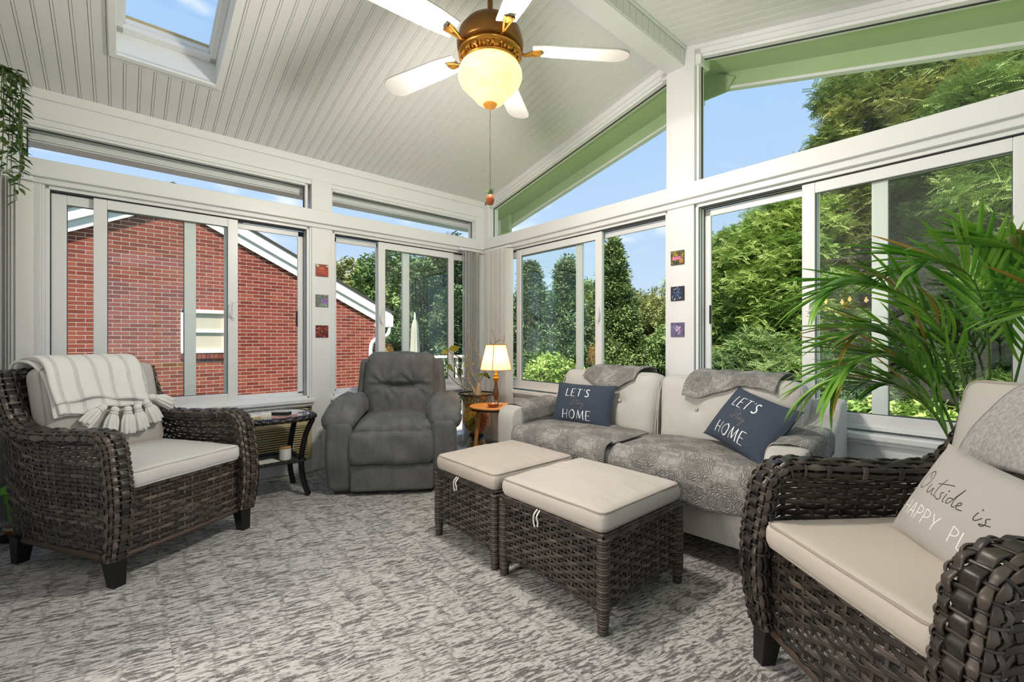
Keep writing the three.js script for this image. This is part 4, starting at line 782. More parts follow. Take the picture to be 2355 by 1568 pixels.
// ------------------------------------------------------------------ recliner
{
  const suedeTex = dataTex(512, 512, (x, y) => { const a = tnoise(x / 40, y / 70, 13, 7, 1), b = tnoise(x / 12, y / 20, 43, 26, 2), c = hash3(x, y, 4), v = 178 + 26 * (a - 0.5) + 16 * (b - 0.5) + 18 * (c - 0.5); return [v, v, v]; }, true, 1.6, 1.6);
  const suede = phys({ color: 0x8f9090, map: suedeTex, roughness: 0.9, sheen: 0.35, sheenColor: new THREE.Color(0.55, 0.55, 0.55), sheenRoughness: 0.5, bumpMap: fineBump, bumpScale: 0.0006 });
  const t = thing('recliner', 'plump dark grey suede recliner between side table and lamp', 'recliner', [-1.365, 0, 0.665], -0.575);
  const wr = (f, a, k = 0) => (q, n) => { const v = a * 1.5 * fbm(q.x * f + k, q.y * f * 0.7, q.z * f, 3); q.addScaledVector(n, v); };
  for (const s of [-1, 1]) {
    const arm = add('arm', softBox(0.165, 0.5, 0.8, 0.045, 24, (q, n, hs) => { q.addScaledVector(n, 0.014 * (1 - Math.pow(q.y / hs[1], 2)) * Math.abs(n.x)); wr(5, 0.006, s)(q, n); if (q.z > 0.3) q.z -= 0.05 * sstep(0.05, -0.25, q.y) ; }), suede, t); arm.position.set(s * 0.36, 0.275, 0.02);
    const pad = add('arm_pad', softBox(0.235, 0.15, 0.64, 0.072, 34, (q, n, hs) => { const fz = q.z / hs[2]; q.y -= 0.035 * sstep(0.35, 1, fz) ; const pl = Math.sin(q.x * 75 + s) * Math.exp(-Math.pow((q.z - hs[2] * 0.72) / 0.07, 2)) + Math.sin(q.x * 60 - 2) * Math.exp(-Math.pow((q.z + hs[2] * 0.75) / 0.08, 2)); q.addScaledVector(n, 0.0095 * pl * (n.y > -0.2 ? 1 : 0) + 0.012 * (1 - fz * fz)); wr(7, 0.008, s * 3)(q, n); }), suede, t); pad.position.set(s * 0.365, 0.565, 0.09); pad.rotation.x = 0.06;
  }
  // seat with its waterfall front and the leg rest panels
  const seat = add('seat', softBox(0.58, 0.2, 0.66, 0.075, 34, (q, n, hs) => { if (n.y > 0.2) q.y += 0.03 * (1 - Math.pow(q.x / hs[0], 2)) * (1 - Math.pow(clamp(q.z / hs[2], -1, 0.8), 2)); wr(6, 0.014, 9)(q, n); if (n.z > 0.2 || q.z > 0.2) { const seam = Math.exp(-Math.pow((q.y - 0.005 - 0.05 * Math.pow(q.x / hs[0], 2)) / 0.012, 2)); q.z -= 0.012 * seam; q.addScaledVector(n, 0.009 * Math.sin(q.x * 50 + 3 * noise3(q.x * 5, q.y * 8, 2)) * sstep(-0.02, 0.06, q.y)); } }), suede, t); seat.position.set(0, 0.405, 0.09);
  add('leg_rest', softBox(0.575, 0.24, 0.1, 0.045, 28, (q, n) => { wr(5, 0.014, 4)(q, n); if (n.z > 0.3) q.z += 0.012 * (1 - Math.pow(q.y / 0.12, 2)) - 0.004 * Math.sin(q.x * 22 + q.y * 30); }), suede, t).position.set(0, 0.335, 0.39);
  add('front_panel', softBox(0.572, 0.19, 0.08, 0.022, 16, wr(4, 0.006, 5)), suede, t).position.set(0, 0.125, 0.37);
  add('base', box(-0.4, 0.4, 0.012, 0.05, -0.36, 0.34), M.black, t);
  // back: side wings and the tufted cushion, leaning
  const bk = add('backrest_shell', softBox(0.78, 0.66, 0.15, 0.05, 20, (q, n, hs) => { const k = 1 - 0.09 * sstep(-0.2, 0.33, q.y); q.x *= k; wr(4, 0.006, 2)(q, n); }), suede, t); bk.position.set(0, 0.6, -0.34); bk.rotation.x = -0.16;
  const bc = add('back_cushion', softBox(0.58, 0.6, 0.2, 0.085, 46, (q, n, hs) => {
    if (n.z > 0.05) {
      const w = Math.abs(q.x) < 0.11 ? 1 : Math.exp(-Math.pow((Math.abs(q.x) - 0.11) / 0.1, 2)) * 0.75, line = Math.exp(-Math.pow((q.y - 0.015 - 0.05 * Math.max(0, Math.abs(q.x) - 0.11)) / 0.016, 2));
      q.z += 0.035 * (1 - Math.pow(q.x / hs[0], 2)) * (1 - 0.6 * Math.pow(q.y / hs[1], 2)) * clamp(n.z);
      q.z -= (0.06 * w * line + 0.03 * w * Math.exp(-Math.pow((q.y - 0.015) / 0.06, 2))) * clamp(n.z + 0.2);
      const dx = Math.abs(q.x) - 0.12, dy = q.y - 0.015, rr = Math.hypot(dx, dy), an = Math.atan2(dy, dx); q.z += 0.009 * Math.sin(an * 9) * Math.exp(-Math.pow((rr - 0.09) / 0.07, 2));
      q.z -= 0.006 * Math.exp(-Math.pow((Math.abs(q.x - 0.02 * noise3(q.y * 6, 1, 1)) - 0.07 - 0.02 * q.y) / 0.008, 2)) * sstep(0.04, 0.12, Math.abs(q.y));
    }
    wr(6, 0.012, 7)(q, n);
  }), suede, t); bc.position.set(0, 0.69, -0.24); bc.rotation.x = -0.17;
}
// ------------------------------------------------------------------ sofa
const SOF = { x: -0.525, z: 2.365, turn: -1.53 };
const sofaGroup = thing('sofa', 'light grey fabric sofa along the right windows', 'sofa', [SOF.x, 0, SOF.z], SOF.turn);
const sofaCloth = fabric(0xc3c1bc);
const seatTop = (x, z) => 0.452 + 0.022 * (1 - Math.pow((Math.abs(x) - 0.4) / 0.42, 2)) * (1 - Math.pow(z / 0.5, 2));
{
  const t = sofaGroup, L = 0.945;
  add('base', softBox(1.6, 0.22, 0.74, 0.02, 16), sofaCloth, t).position.set(0, 0.235, 0.03);
  add('back_frame', softBox(1.66, 0.6, 0.13, 0.03, 16), sofaCloth, t).position.set(0, 0.43, -0.365);
  const prof = smoothPts([[0.40, 0.125], [0.415, 0.3], [0.42, 0.5], [0.41, 0.57], [0.36, 0.605], [0.15, 0.612], [-0.08, 0.618], [-0.2, 0.64], [-0.29, 0.72], [-0.33, 0.748]], 40).concat([[-0.43, 0.75], [-0.435, 0.125]]);
  for (const s of [-1, 1]) {
    const sh = new THREE.Shape(prof.map(([z, y]) => new THREE.Vector2(z, y)));
    const g = new THREE.ExtrudeGeometry(sh, { depth: 0.06, bevelEnabled: true, bevelSize: 0.012, bevelThickness: 0.045, bevelSegments: 5 }).translate(0, 0, -0.03).rotateY(-Math.PI / 2);
    add('arm', metreUV(toCreasedNormals(g, 0.7)), sofaCloth, t).position.set(s * 0.865, 0, 0);
    for (const f of [-1, 1]) add('foot', lathe([[0, 0], [0.018, 0], [0.026, 0.13], [0, 0.13]], 14), M.black, t).position.set(s * 0.83, 0, f * 0.33);
    add('seat_cushion', softBox(0.79, 0.14, 0.7, 0.05, 26, puff(0.02)), sofaCloth, t).position.set(s * 0.4, 0.385, 0.075);
    const b = add('back_cushion', softBox(0.80, 0.46, 0.2, 0.075, 44, (q, n, hs) => {
      if (n.z > 0) { q.z += 0.035 * (1 - Math.pow(q.x / hs[0], 4)) * (1 - Math.pow(q.y / hs[1], 2)); for (const bx of [-0.14, 0.14]) { const d = Math.hypot(q.x - bx, q.y - 0.02); q.z -= 0.022 * Math.exp(-Math.pow(d / 0.045, 2)) + 0.004 * Math.exp(-Math.pow((q.y - 0.02) / 0.012, 2)) * Math.exp(-Math.pow((q.x - bx) / 0.09, 2)); } }
      q.x += 0.012 * Math.sign(q.x) * Math.pow(Math.abs(q.x / hs[0]), 6) * Math.sin(q.y * 9); q.addScaledVector(n, 0.007 * fbm(q.x * 6 + s, q.y * 6, q.z * 6, 3));
    }), sofaCloth, t); b.position.set(s * 0.405, 0.635, -0.205); b.rotation.x = -0.17;
    for (const bx of [-0.14, 0.14]) add('button', new THREE.SphereGeometry(0.013, 14, 8).scale(1, 1, 0.5).translate(bx, 0.02, 0.121), sofaCloth, b);
    add('piping', [-1, 1].map((e) => tube([[e * 0.395, -0.18, 0.075], [e * 0.4, 0, 0.085], [e * 0.398, 0.15, 0.075], [e * 0.36, 0.215, 0.06]], 0.0035, 24, 6)), sofaCloth, b);
  }
}
// quilted covers over the sofa
const quiltBump = dataTex(512, 512, (x, y) => {
  const u = x / 512, v = y / 512; let h = 0;
  for (const [cx, cy] of [[0.25, 0.25], [0.75, 0.75], [0.25, 1.25], [0.75, -0.25], [1.25, 0.25], [-0.25, 0.75]]) { const d = Math.hypot(u - cx, v - cy), a = Math.atan2(v - cy, u - cx), pet = d + 0.035 * Math.cos(a * 8); h += Math.exp(-Math.pow((Math.sin(pet * 62)) / 0.45, 2)) * (d < 0.3 ? 1 : 0); }
  const bg = tnoise(u * 40, v * 40, 40, 40, 3), vein = Math.abs(Math.sin((tnoise(u * 12, v * 12, 12, 12, 5) * 9 + u * 6 + v * 9) * 3)); const q = 200 - 110 * clamp(h) - 50 * (1 - vein) + 50 * (bg - 0.5); return [q, q, q];
}, false);
const quilt = phys({ color: 0xa5a29e, roughness: 1, specularIntensity: 0.15, bumpMap: (() => { const t = quiltBump.clone(); t.repeat.set(3.6, 3.6); t.needsUpdate = true; return t; })(), bumpScale: 0.015 });
function onSofa(name, label, group, geo, mat = quilt) { const g = thing(name, label, 'cover', [SOF.x, 0, SOF.z], SOF.turn, group); add('cloth', geo, mat, g); return g; }
for (const s of [-1, 1]) {
  const w = walker([[-0.045, 0.494], [0.2, 0.504], [0.38, 0.498], [0.43, 0.484], [0.45, 0.452], [0.458, 0.4], [0.46, 0.30]]);
  onSofa('seat_cover', s < 0 ? 'grey quilted cover over the sofa seat nearest the lamp table' : 'grey quilted cover over the sofa seat nearest the dark armchair', 'quilted sofa covers', sheet((u, v) => {
    const [z, y] = w(v), x = s * 0.4 + (u - 0.5) * 0.755, k = Math.pow(Math.abs(u - 0.5) * 2, 6);
    return V(x, y + (v < 0.62 ? 0.016 * fbm(x * 5, 2, z * 5, 3) + 0.012 * (1 - Math.pow(2 * u - 1, 2)) - 0.012 * k : 0.01 * Math.sin(u * 14 + s) * sstep(0.9, 1, v)), z + (v > 0.6 ? 0.012 * fbm(x * 6, y * 4, 1, 2) - 0.02 * k + 0.01 * Math.sin(Math.PI * v) : 0));
  }, 40, 44, 0.008));
  // throws on the back cushions
  const wb = walker([[-0.372, 0.78], [-0.37, 0.85], [-0.34, 0.886], [-0.28, 0.895], [-0.21, 0.888], [-0.155, 0.865], [-0.11, 0.82], [-0.085, 0.765], [-0.075, 0.74]]), c = s < 0 ? -0.36 : 0.45, W = s < 0 ? 0.42 : 0.5;
  onSofa('back_cover', s < 0 ? 'grey quilted cloth over the sofa back cushion nearest the lamp table' : 'grey quilted cloth over the sofa back cushion nearest the dark armchair', 'quilted sofa covers', sheet((u, v) => { const [z, y] = wb(mixn(0, 0.9 + 0.1 * Math.sin(u * 5 + s), v)), x = c + (u - 0.5) * W + 0.012 * Math.sin(v * 5); return V(x, y + 0.004 + 0.004 * Math.sin(u * 22), z + 0.008 * sstep(0.5, 1, v) + 0.004 * Math.sin(u * 17) * v); }, 30, 26, 0.006));
  // covers on the arms
  const wa = walker([[-0.084, 0.515], [-0.084, 0.592], [-0.066, 0.624], [0, 0.634], [0.066, 0.624], [0.084, 0.592], [0.084, 0.515]]);
  onSofa('arm_cover', s < 0 ? 'grey quilted cloth over the sofa arm beside the lamp table' : 'grey quilted cloth over the sofa arm beside the dark armchair', 'quilted sofa covers', sheet((u, v) => { const [x, y] = wa(v), z = mixn(0.33, -0.055, u) + (s < 0 ? 0 : 0.02 * Math.sin(v * 6)); return V(s * 0.865 + x, y + 0.002 * Math.sin(u * 18 + v * 4) - 0.006 + 0.028 * u, z); }, 26, 28, 0.006));
}
// ------------------------------------------------------------------ pillows with lettering
function pillowHalf(w, h, t, front, seed) {
  const n = 34, P = (u, v) => { const a = u * 2 - 1, b = v * 2 - 1, e = Math.pow(Math.max(0, 1 - Math.pow(Math.abs(a), 2.4)), 0.55) * Math.pow(Math.max(0, 1 - Math.pow(Math.abs(b), 2.4)), 0.55), pinchx = 1 - 0.055 * (1 - Math.pow(Math.abs(b), 3)) * Math.pow(Math.abs(a), 2) + 0.0, pinchy = 1 - 0.075 * (1 - Math.pow(Math.abs(a), 3)) * Math.pow(Math.abs(b), 2); return V(a * w / 2 * pinchx, b * h / 2 * pinchy, (front ? 1 : -1) * t / 2 * e + e * 0.006 * fbm(a * 3 + seed, b * 3, seed, 3)); };
  const pos = [], uv = []; for (let j = 0; j <= n; j++) for (let i = 0; i <= n; i++) { const p = P(i / n, j / n); pos.push(p.x, p.y, p.z); uv.push(i / n, j / n); }
  const idx = gridIdx(n, n); if (!front) for (let k = 0; k < idx.length; k += 3) [idx[k + 1], idx[k + 2]] = [idx[k + 2], idx[k + 1]];
  return geoOf(pos, idx, uv);
}
function pillow(label, w, h, t, tex, backMat, pos, m, seed) {
  const g = thing('throw_pillow', label, 'pillow', pos); g.quaternion.copy(m);
  add('front_cover', pillowHalf(w, h, t, true, seed), std({ map: tex, roughness: 0.92, bumpMap: fineBump, bumpScale: 0.0004 }), g);
  add('back_cover', pillowHalf(w, h, t, false, seed), backMat, g); return g;
}
function speck(c, w, h, amt, seed) { const r = rng(seed); for (let i = 0; i < 2600; i++) { c.fillStyle = `rgba(${r() < 0.5 ? '0,0,0' : '255,255,255'},${amt})`; c.fillRect(r() * w, r() * h, 2, 2); } }
// thick and thin strokes given as polylines in a unit letter box; 't' strokes are thin
function letters(c, s, x, y, size, gap, thick, thin, colr) {
  const F = { L: [['T', 0, 0, 0, 1], ['t', 0, 1, 0.5, 1]], E: [['T', 0, 0, 0, 1], ['t', 0, 0, 0.5, 0], ['t', 0, 0.5, 0.42, 0.5], ['t', 0, 1, 0.5, 1]], T: [['t', 0, 0, 0.62, 0], ['T', 0.31, 0, 0.31, 1]], "'": [['t', 0.05, -0.02, 0.02, 0.2]], S: [['T', 0.45, 0.1, 0.24, 0, 0.04, 0.14, 0.08, 0.36, 0.4, 0.6, 0.44, 0.84, 0.24, 1, 0.0, 0.9]], H: [['T', 0, 0, 0, 1], ['t', 0.56, 0, 0.56, 1], ['t', 0, 0.52, 0.56, 0.52]], O: [['t', 0.36, 0, 0.12, 0.12, 0, 0.5, 0.12, 0.88, 0.36, 1], ['T', 0.36, 0, 0.6, 0.12, 0.72, 0.5, 0.6, 0.88, 0.36, 1]], M: [['t', 0, 1, 0.08, 0], ['T', 0.08, 0, 0.38, 0.9], ['t', 0.38, 0.9, 0.66, 0], ['T', 0.66, 0, 0.76, 1]], A: [['t', 0, 1, 0.3, 0], ['T', 0.3, 0, 0.6, 1], ['t', 0.12, 0.64, 0.48, 0.64]], P: [['t', 0, 0, 0, 1], ['t', 0, 0, 0.3, 0.02, 0.46, 0.16, 0.44, 0.36, 0.26, 0.5, 0, 0.52]], Y: [['t', 0, 0, 0.26, 0.5], ['t', 0.54, 0, 0.26, 0.5, 0.2, 1]], C: [['t', 0.56, 0.12, 0.34, 0, 0.1, 0.16, 0, 0.5, 0.1, 0.84, 0.34, 1, 0.56, 0.88]] };
  const W = { L: 0.55, E: 0.56, T: 0.66, "'": 0.1, S: 0.5, H: 0.6, O: 0.76, M: 0.82, A: 0.64, P: 0.5, Y: 0.58, C: 0.62, ' ': 0.5 };
  c.strokeStyle = colr; c.lineCap = 'butt'; c.lineJoin = 'round';
  for (const ch of s) { for (const [k, ...p] of F[ch] ?? []) { c.lineWidth = k === 'T' ? thick : thin; c.beginPath(); c.moveTo(x + p[0] * size, y + p[1] * size); if (p.length <= 4) for (let i = 2; i < p.length; i += 2) c.lineTo(x + p[i] * size, y + p[i + 1] * size); else { for (let i = 2; i < p.length - 2; i += 2) c.quadraticCurveTo(x + p[i] * size, y + p[i + 1] * size, x + (p[i] + p[i + 2]) / 2 * size, y + (p[i + 1] + p[i + 3]) / 2 * size); c.lineTo(x + p[p.length - 2] * size, y + p[p.length - 1] * size); } c.stroke(); } x += (W[ch] ?? 0.5) * size + gap; }
}
// flowing handwriting: points joined by smooth curves
function script(c, strokes, x, y, s, lw, colr) { c.strokeStyle = colr; c.lineWidth = lw; c.lineCap = 'round'; c.lineJoin = 'round'; for (const p of strokes) { c.beginPath(); c.moveTo(x + p[0][0] * s, y + p[0][1] * s); for (let i = 1; i < p.length - 1; i++) c.quadraticCurveTo(x + p[i][0] * s, y + p[i][1] * s, x + (p[i][0] + p[i + 1][0]) / 2 * s, y + (p[i][1] + p[i + 1][1]) / 2 * s); c.lineTo(x + p[p.length - 1][0] * s, y + p[p.length - 1][1] * s); c.stroke(); } }
const STAY = [[[0.62, 0.1], [0.5, -0.1], [0.3, 0.0], [0.2, 0.25], [0.36, 0.4], [0.44, 0.6], [0.3, 0.82], [0.0, 0.88], [-0.08, 0.7], [0.2, 0.66], [0.5, 0.62]], [[0.9, 0.05], [0.78, 0.5], [0.74, 0.8], [0.86, 0.84], [1.02, 0.62]], [[0.55, 0.42], [0.85, 0.34], [1.12, 0.28]], [[1.3, 0.54], [1.15, 0.5], [1.04, 0.7], [1.12, 0.84], [1.26, 0.7], [1.32, 0.54], [1.3, 0.78], [1.42, 0.8]], [[1.5, 0.54], [1.48, 0.76], [1.6, 0.78], [1.72, 0.54], [1.66, 0.9], [1.5, 1.3], [1.36, 1.28], [1.5, 1.02], [1.84, 0.7]]];
const navyTex = canvasTex(1024, 680, (c, w, h) => {
  c.fillStyle = '#3a4454'; c.fillRect(0, 0, w, h); speck(c, w, h, 0.03, 4);
  letters(c, "LET'S", 250, 120, 128, 26, 15, 7, '#eef0f0');
  script(c, STAY, 370, 270, 128, 6, '#7a6a62');
  letters(c, 'HOME', 250, 460, 140, 34, 15, 7, '#eef0f0');
});
const happyTex = canvasTex(1024, 680, (c, w, h) => {
  c.fillStyle = '#b3aea9'; c.fillRect(0, 0, w, h); speck(c, w, h, 0.03, 6);
  const OUT = [[[0.25, 0.0], [0.0, 0.12], [-0.08, 0.5], [0.1, 0.8], [0.4, 0.6], [0.48, 0.2], [0.3, -0.05], [0.12, 0.05], [0.34, 0.3]], [[0.6, 0.45], [0.56, 0.74], [0.7, 0.8], [0.84, 0.46], [0.82, 0.74], [0.94, 0.78]], [[1.14, 0.05], [1.02, 0.5], [1.0, 0.78], [1.12, 0.76]], [[0.9, 0.32], [1.2, 0.22], [1.56, 0.12]], [[1.36, 0.5], [1.24, 0.56], [1.36, 0.68], [1.3, 0.82], [1.16, 0.8]], [[1.5, 0.5], [1.46, 0.76], [1.56, 0.78]], [[1.86, 0.54], [1.68, 0.5], [1.62, 0.74], [1.76, 0.78], [1.9, 0.4], [2.02, -0.06], [1.9, 0.5], [1.92, 0.78], [2.06, 0.74]], [[2.06, 0.68], [2.26, 0.6], [2.22, 0.48], [2.1, 0.56], [2.12, 0.78], [2.36, 0.72]], [[2.86, 0.5], [2.82, 0.76], [2.94, 0.78], [3.06, 0.6]], [[3.26, 0.5], [3.14, 0.56], [3.26, 0.68], [3.2, 0.84], [3.02, 0.8], [3.4, 0.7]]];
  script(c, OUT, 120, 200, 172, 6, '#3c3a39'); c.fillStyle = '#3c3a39'; for (const [dx, dy] of [[1.52, 0.36], [2.9, 0.36]]) { c.beginPath(); c.arc(120 + dx * 172, 200 + dy * 172, 5, 0, 7); c.fill(); }
  letters(c, 'HAPPY PLACE', 84, 420, 100, 20, 7, 6, '#f2f1ee');
});
const navyBack = std({ color: 0x3a4454, roughness: 0.92 }), taupeBack = std({ color: 0xb3aea9, roughness: 0.92 });
// orientation from the pillow's facing, its lean back and its roll
function pose(yaw, lean, roll) { return new THREE.Quaternion().setFromEuler(new THREE.Euler(-lean, yaw, 0, 'YXZ')).multiply(new THREE.Quaternion().setFromAxisAngle(V(0, 0, 1), roll)); }
pillow('navy lettered pillow standing upright against the sofa arm by the lamp table', 0.46, 0.31, 0.13, navyTex, navyBack, [-0.58, 0.635, 1.885], pose(-1.369, 0.372, -0.008), 1);
pillow('navy lettered pillow tipped on its corner against the sofa arm by the dark armchair', 0.48, 0.33, 0.13, navyTex, navyBack, [-0.585, 0.655, 2.985], pose(-2.05, 0.62, -0.18), 2);
pillow('grey pillow lettered in script and capitals on the dark wicker armchair', 0.46, 0.31, 0.12, happyTex, taupeBack, [-1.355, 0.612, 3.845], pose(-2.42, 0.47, -0.12), 3);
// ------------------------------------------------------------------ ceiling fan with light
{
  const f = thing('ceiling_fan', 'bronze ceiling fan with lit amber glass bowl hanging from the ridge', 'fan', [-1.71, 2.16, 2.27]);
  const y = (v) => v - 2.16, bronze = std({ color: 0x8a5f2c, roughness: 0.34, metalness: 0.75 });
  add('canopy', lathe([[0, y(3.022)], [0.06, y(3.022)], [0.055, y(2.98)], [0.02, y(2.955)], [0, y(2.955)]], 28), bronze, f);
  add('down_rod', lathe([[0.0125, y(2.56)], [0.0125, y(2.97)]], 16), bronze, f);
  add('motor_housing', lathe([[0.013, y(2.582)], [0.03, y(2.58)], [0.075, y(2.572)], [0.118, y(2.55)], [0.145, y(2.515)], [0.156, y(2.47)], [0.154, y(2.445)], [0.147, y(2.43)], [0.1, y(2.428)], [0, y(2.428)]], 56), bronze, f);
  add('ornate_ring', [lathe([[0.135, y(2.43)], [0.146, y(2.425)], [0.15, y(2.415)], [0.143, y(2.408)], [0.13, y(2.404)], [0.124, y(2.385)], [0.132, y(2.378)], [0.136, y(2.37)], [0.128, y(2.362)], [0.05, y(2.362)]], 56), ...Array.from({ length: 44 }, (_, k) => { const a = k / 44 * Math.PI * 2, r = 0.131 + 0.004 * (k % 2); return new THREE.SphereGeometry(0.0085, 8, 6).scale(1, 1.1 + 0.4 * (k % 3 === 0), 0.8).translate(Math.cos(a) * r, y(2.394 + 0.006 * Math.sin(k * 2.1)), Math.sin(a) * r); })], M.brass, f);
  // alabaster bowl with the light inside
  const bowlTex = dataTex(256, 256, (x, yy) => { const n = tnoise(x / 24, yy / 20, 11, 13, 1) * 0.6 + tnoise(x / 9, yy / 8, 28, 32, 2) * 0.4; return [255, 240 + 15 * n, 214 + 40 * n]; });
  add('lamp_bowl', lathe([[0.122, y(2.372)], [0.138, y(2.358)], [0.149, y(2.335)], [0.15, y(2.31)], [0.14, y(2.285)], [0.113, y(2.256)], [0.09, y(2.235)], [0.077, y(2.218)], [0.064, y(2.202)], [0.048, y(2.191)], [0.03, y(2.186)]], 56), phys({ map: bowlTex, color: 0xffe9c4, emissive: 0xffdfae, emissiveMap: bowlTex, emissiveIntensity: 0.9, roughness: 0.35, side: THREE.DoubleSide }), f);
  add('lamp_finial', lathe([[0.034, y(2.196)], [0.034, y(2.188)], [0.028, y(2.178)], [0.012, y(2.172)], [0.006, y(2.165)], [0.0, y(2.16)]], 24), std({ color: 0xd99a48, emissive: 0xe08a30, emissiveIntensity: 0.45, roughness: 0.4 }), f);  // own glow stands in for bowl light passing through the glass tip
  const bl = new THREE.PointLight(0xfff6ec, 7); bl.name = 'fan_light'; bl.position.set(0, y(2.3), 0); bl.castShadow = true; bl.shadow.radius = 5; f.add(bl);
  // five blades at rest
  const bm = std({ color: 0xc4c2be, roughness: 0.55 }), sh = new THREE.Shape(); sh.moveTo(0.2, -0.045); sh.lineTo(0.3, -0.056); sh.lineTo(0.6, -0.066); sh.quadraticCurveTo(0.665, -0.06, 0.665, 0); sh.quadraticCurveTo(0.665, 0.06, 0.6, 0.066); sh.lineTo(0.3, 0.056); sh.lineTo(0.2, 0.045);
  const bg = new THREE.ExtrudeGeometry(sh, { depth: 0.006, bevelEnabled: true, bevelSize: 0.002, bevelThickness: 0.002, bevelSegments: 1 }).rotateX(-Math.PI / 2).rotateX(0.2);
  const iron = merge([tube([[0.12, 0, 0], [0.16, -0.012, 0], [0.2, -0.004, 0.01], [0.24, 0.004, 0.02]], 0.007, 12, 7), tube([[0.12, 0, 0], [0.16, -0.012, 0], [0.2, -0.004, -0.01], [0.24, 0.004, -0.02]], 0.007, 12, 7), lathe([[0, 0], [0.02, 0], [0.018, 0.006], [0, 0.008]], 16).translate(0.225, -0.004, 0)]);
  for (let k = 0; k < 5; k++) { const a = k / 5 * Math.PI * 2 + 0.62, b = add('blade', bg, bm, f); b.position.y = y(2.447); b.rotation.y = a; add('blade_iron', iron, M.brass, b).position.y = -0.008; }
  const ch = []; for (let k = 0; k < 70; k++) ch.push(new THREE.SphereGeometry(0.0017, 5, 4).translate(0.0015 * Math.sin(k * 0.4), y(2.158 - k * 0.0051), 0)); ch.push(tube([[0, y(2.16), 0], [0.001, y(2.0), 0], [0, y(1.8), 0]], 0.0008, 8, 4));
  add('pull_chain', ch, std({ color: 0x5a4a38, roughness: 0.4, metalness: 0.7 }), f);
  const pine = add('pull_ornament', lathe([[0, y(1.716)], [0.012, y(1.719)], [0.0185, y(1.732)], [0.0195, y(1.745)], [0.015, y(1.76)], [0.006, y(1.768)], [0, y(1.768)]], 18), std({ color: 0xa4571f, roughness: 0.6 }), f); tag(pine, 'small brown pineapple on the pull chain');
  const lv = []; for (let k = 0; k < 14; k++) { const a = k * 2.4, s = 0.35 + 0.75 * (k / 14); lv.push(new THREE.ConeGeometry(0.0042, 0.034, 5).translate(0, 0.017, 0).rotateZ(-0.9 * (1 - k / 16)).rotateY(a).translate(0, y(1.766), 0)); }
  add('pineapple_leaf_crown', lv, std({ color: 0x4c6b35, roughness: 0.7 }), pine);
}
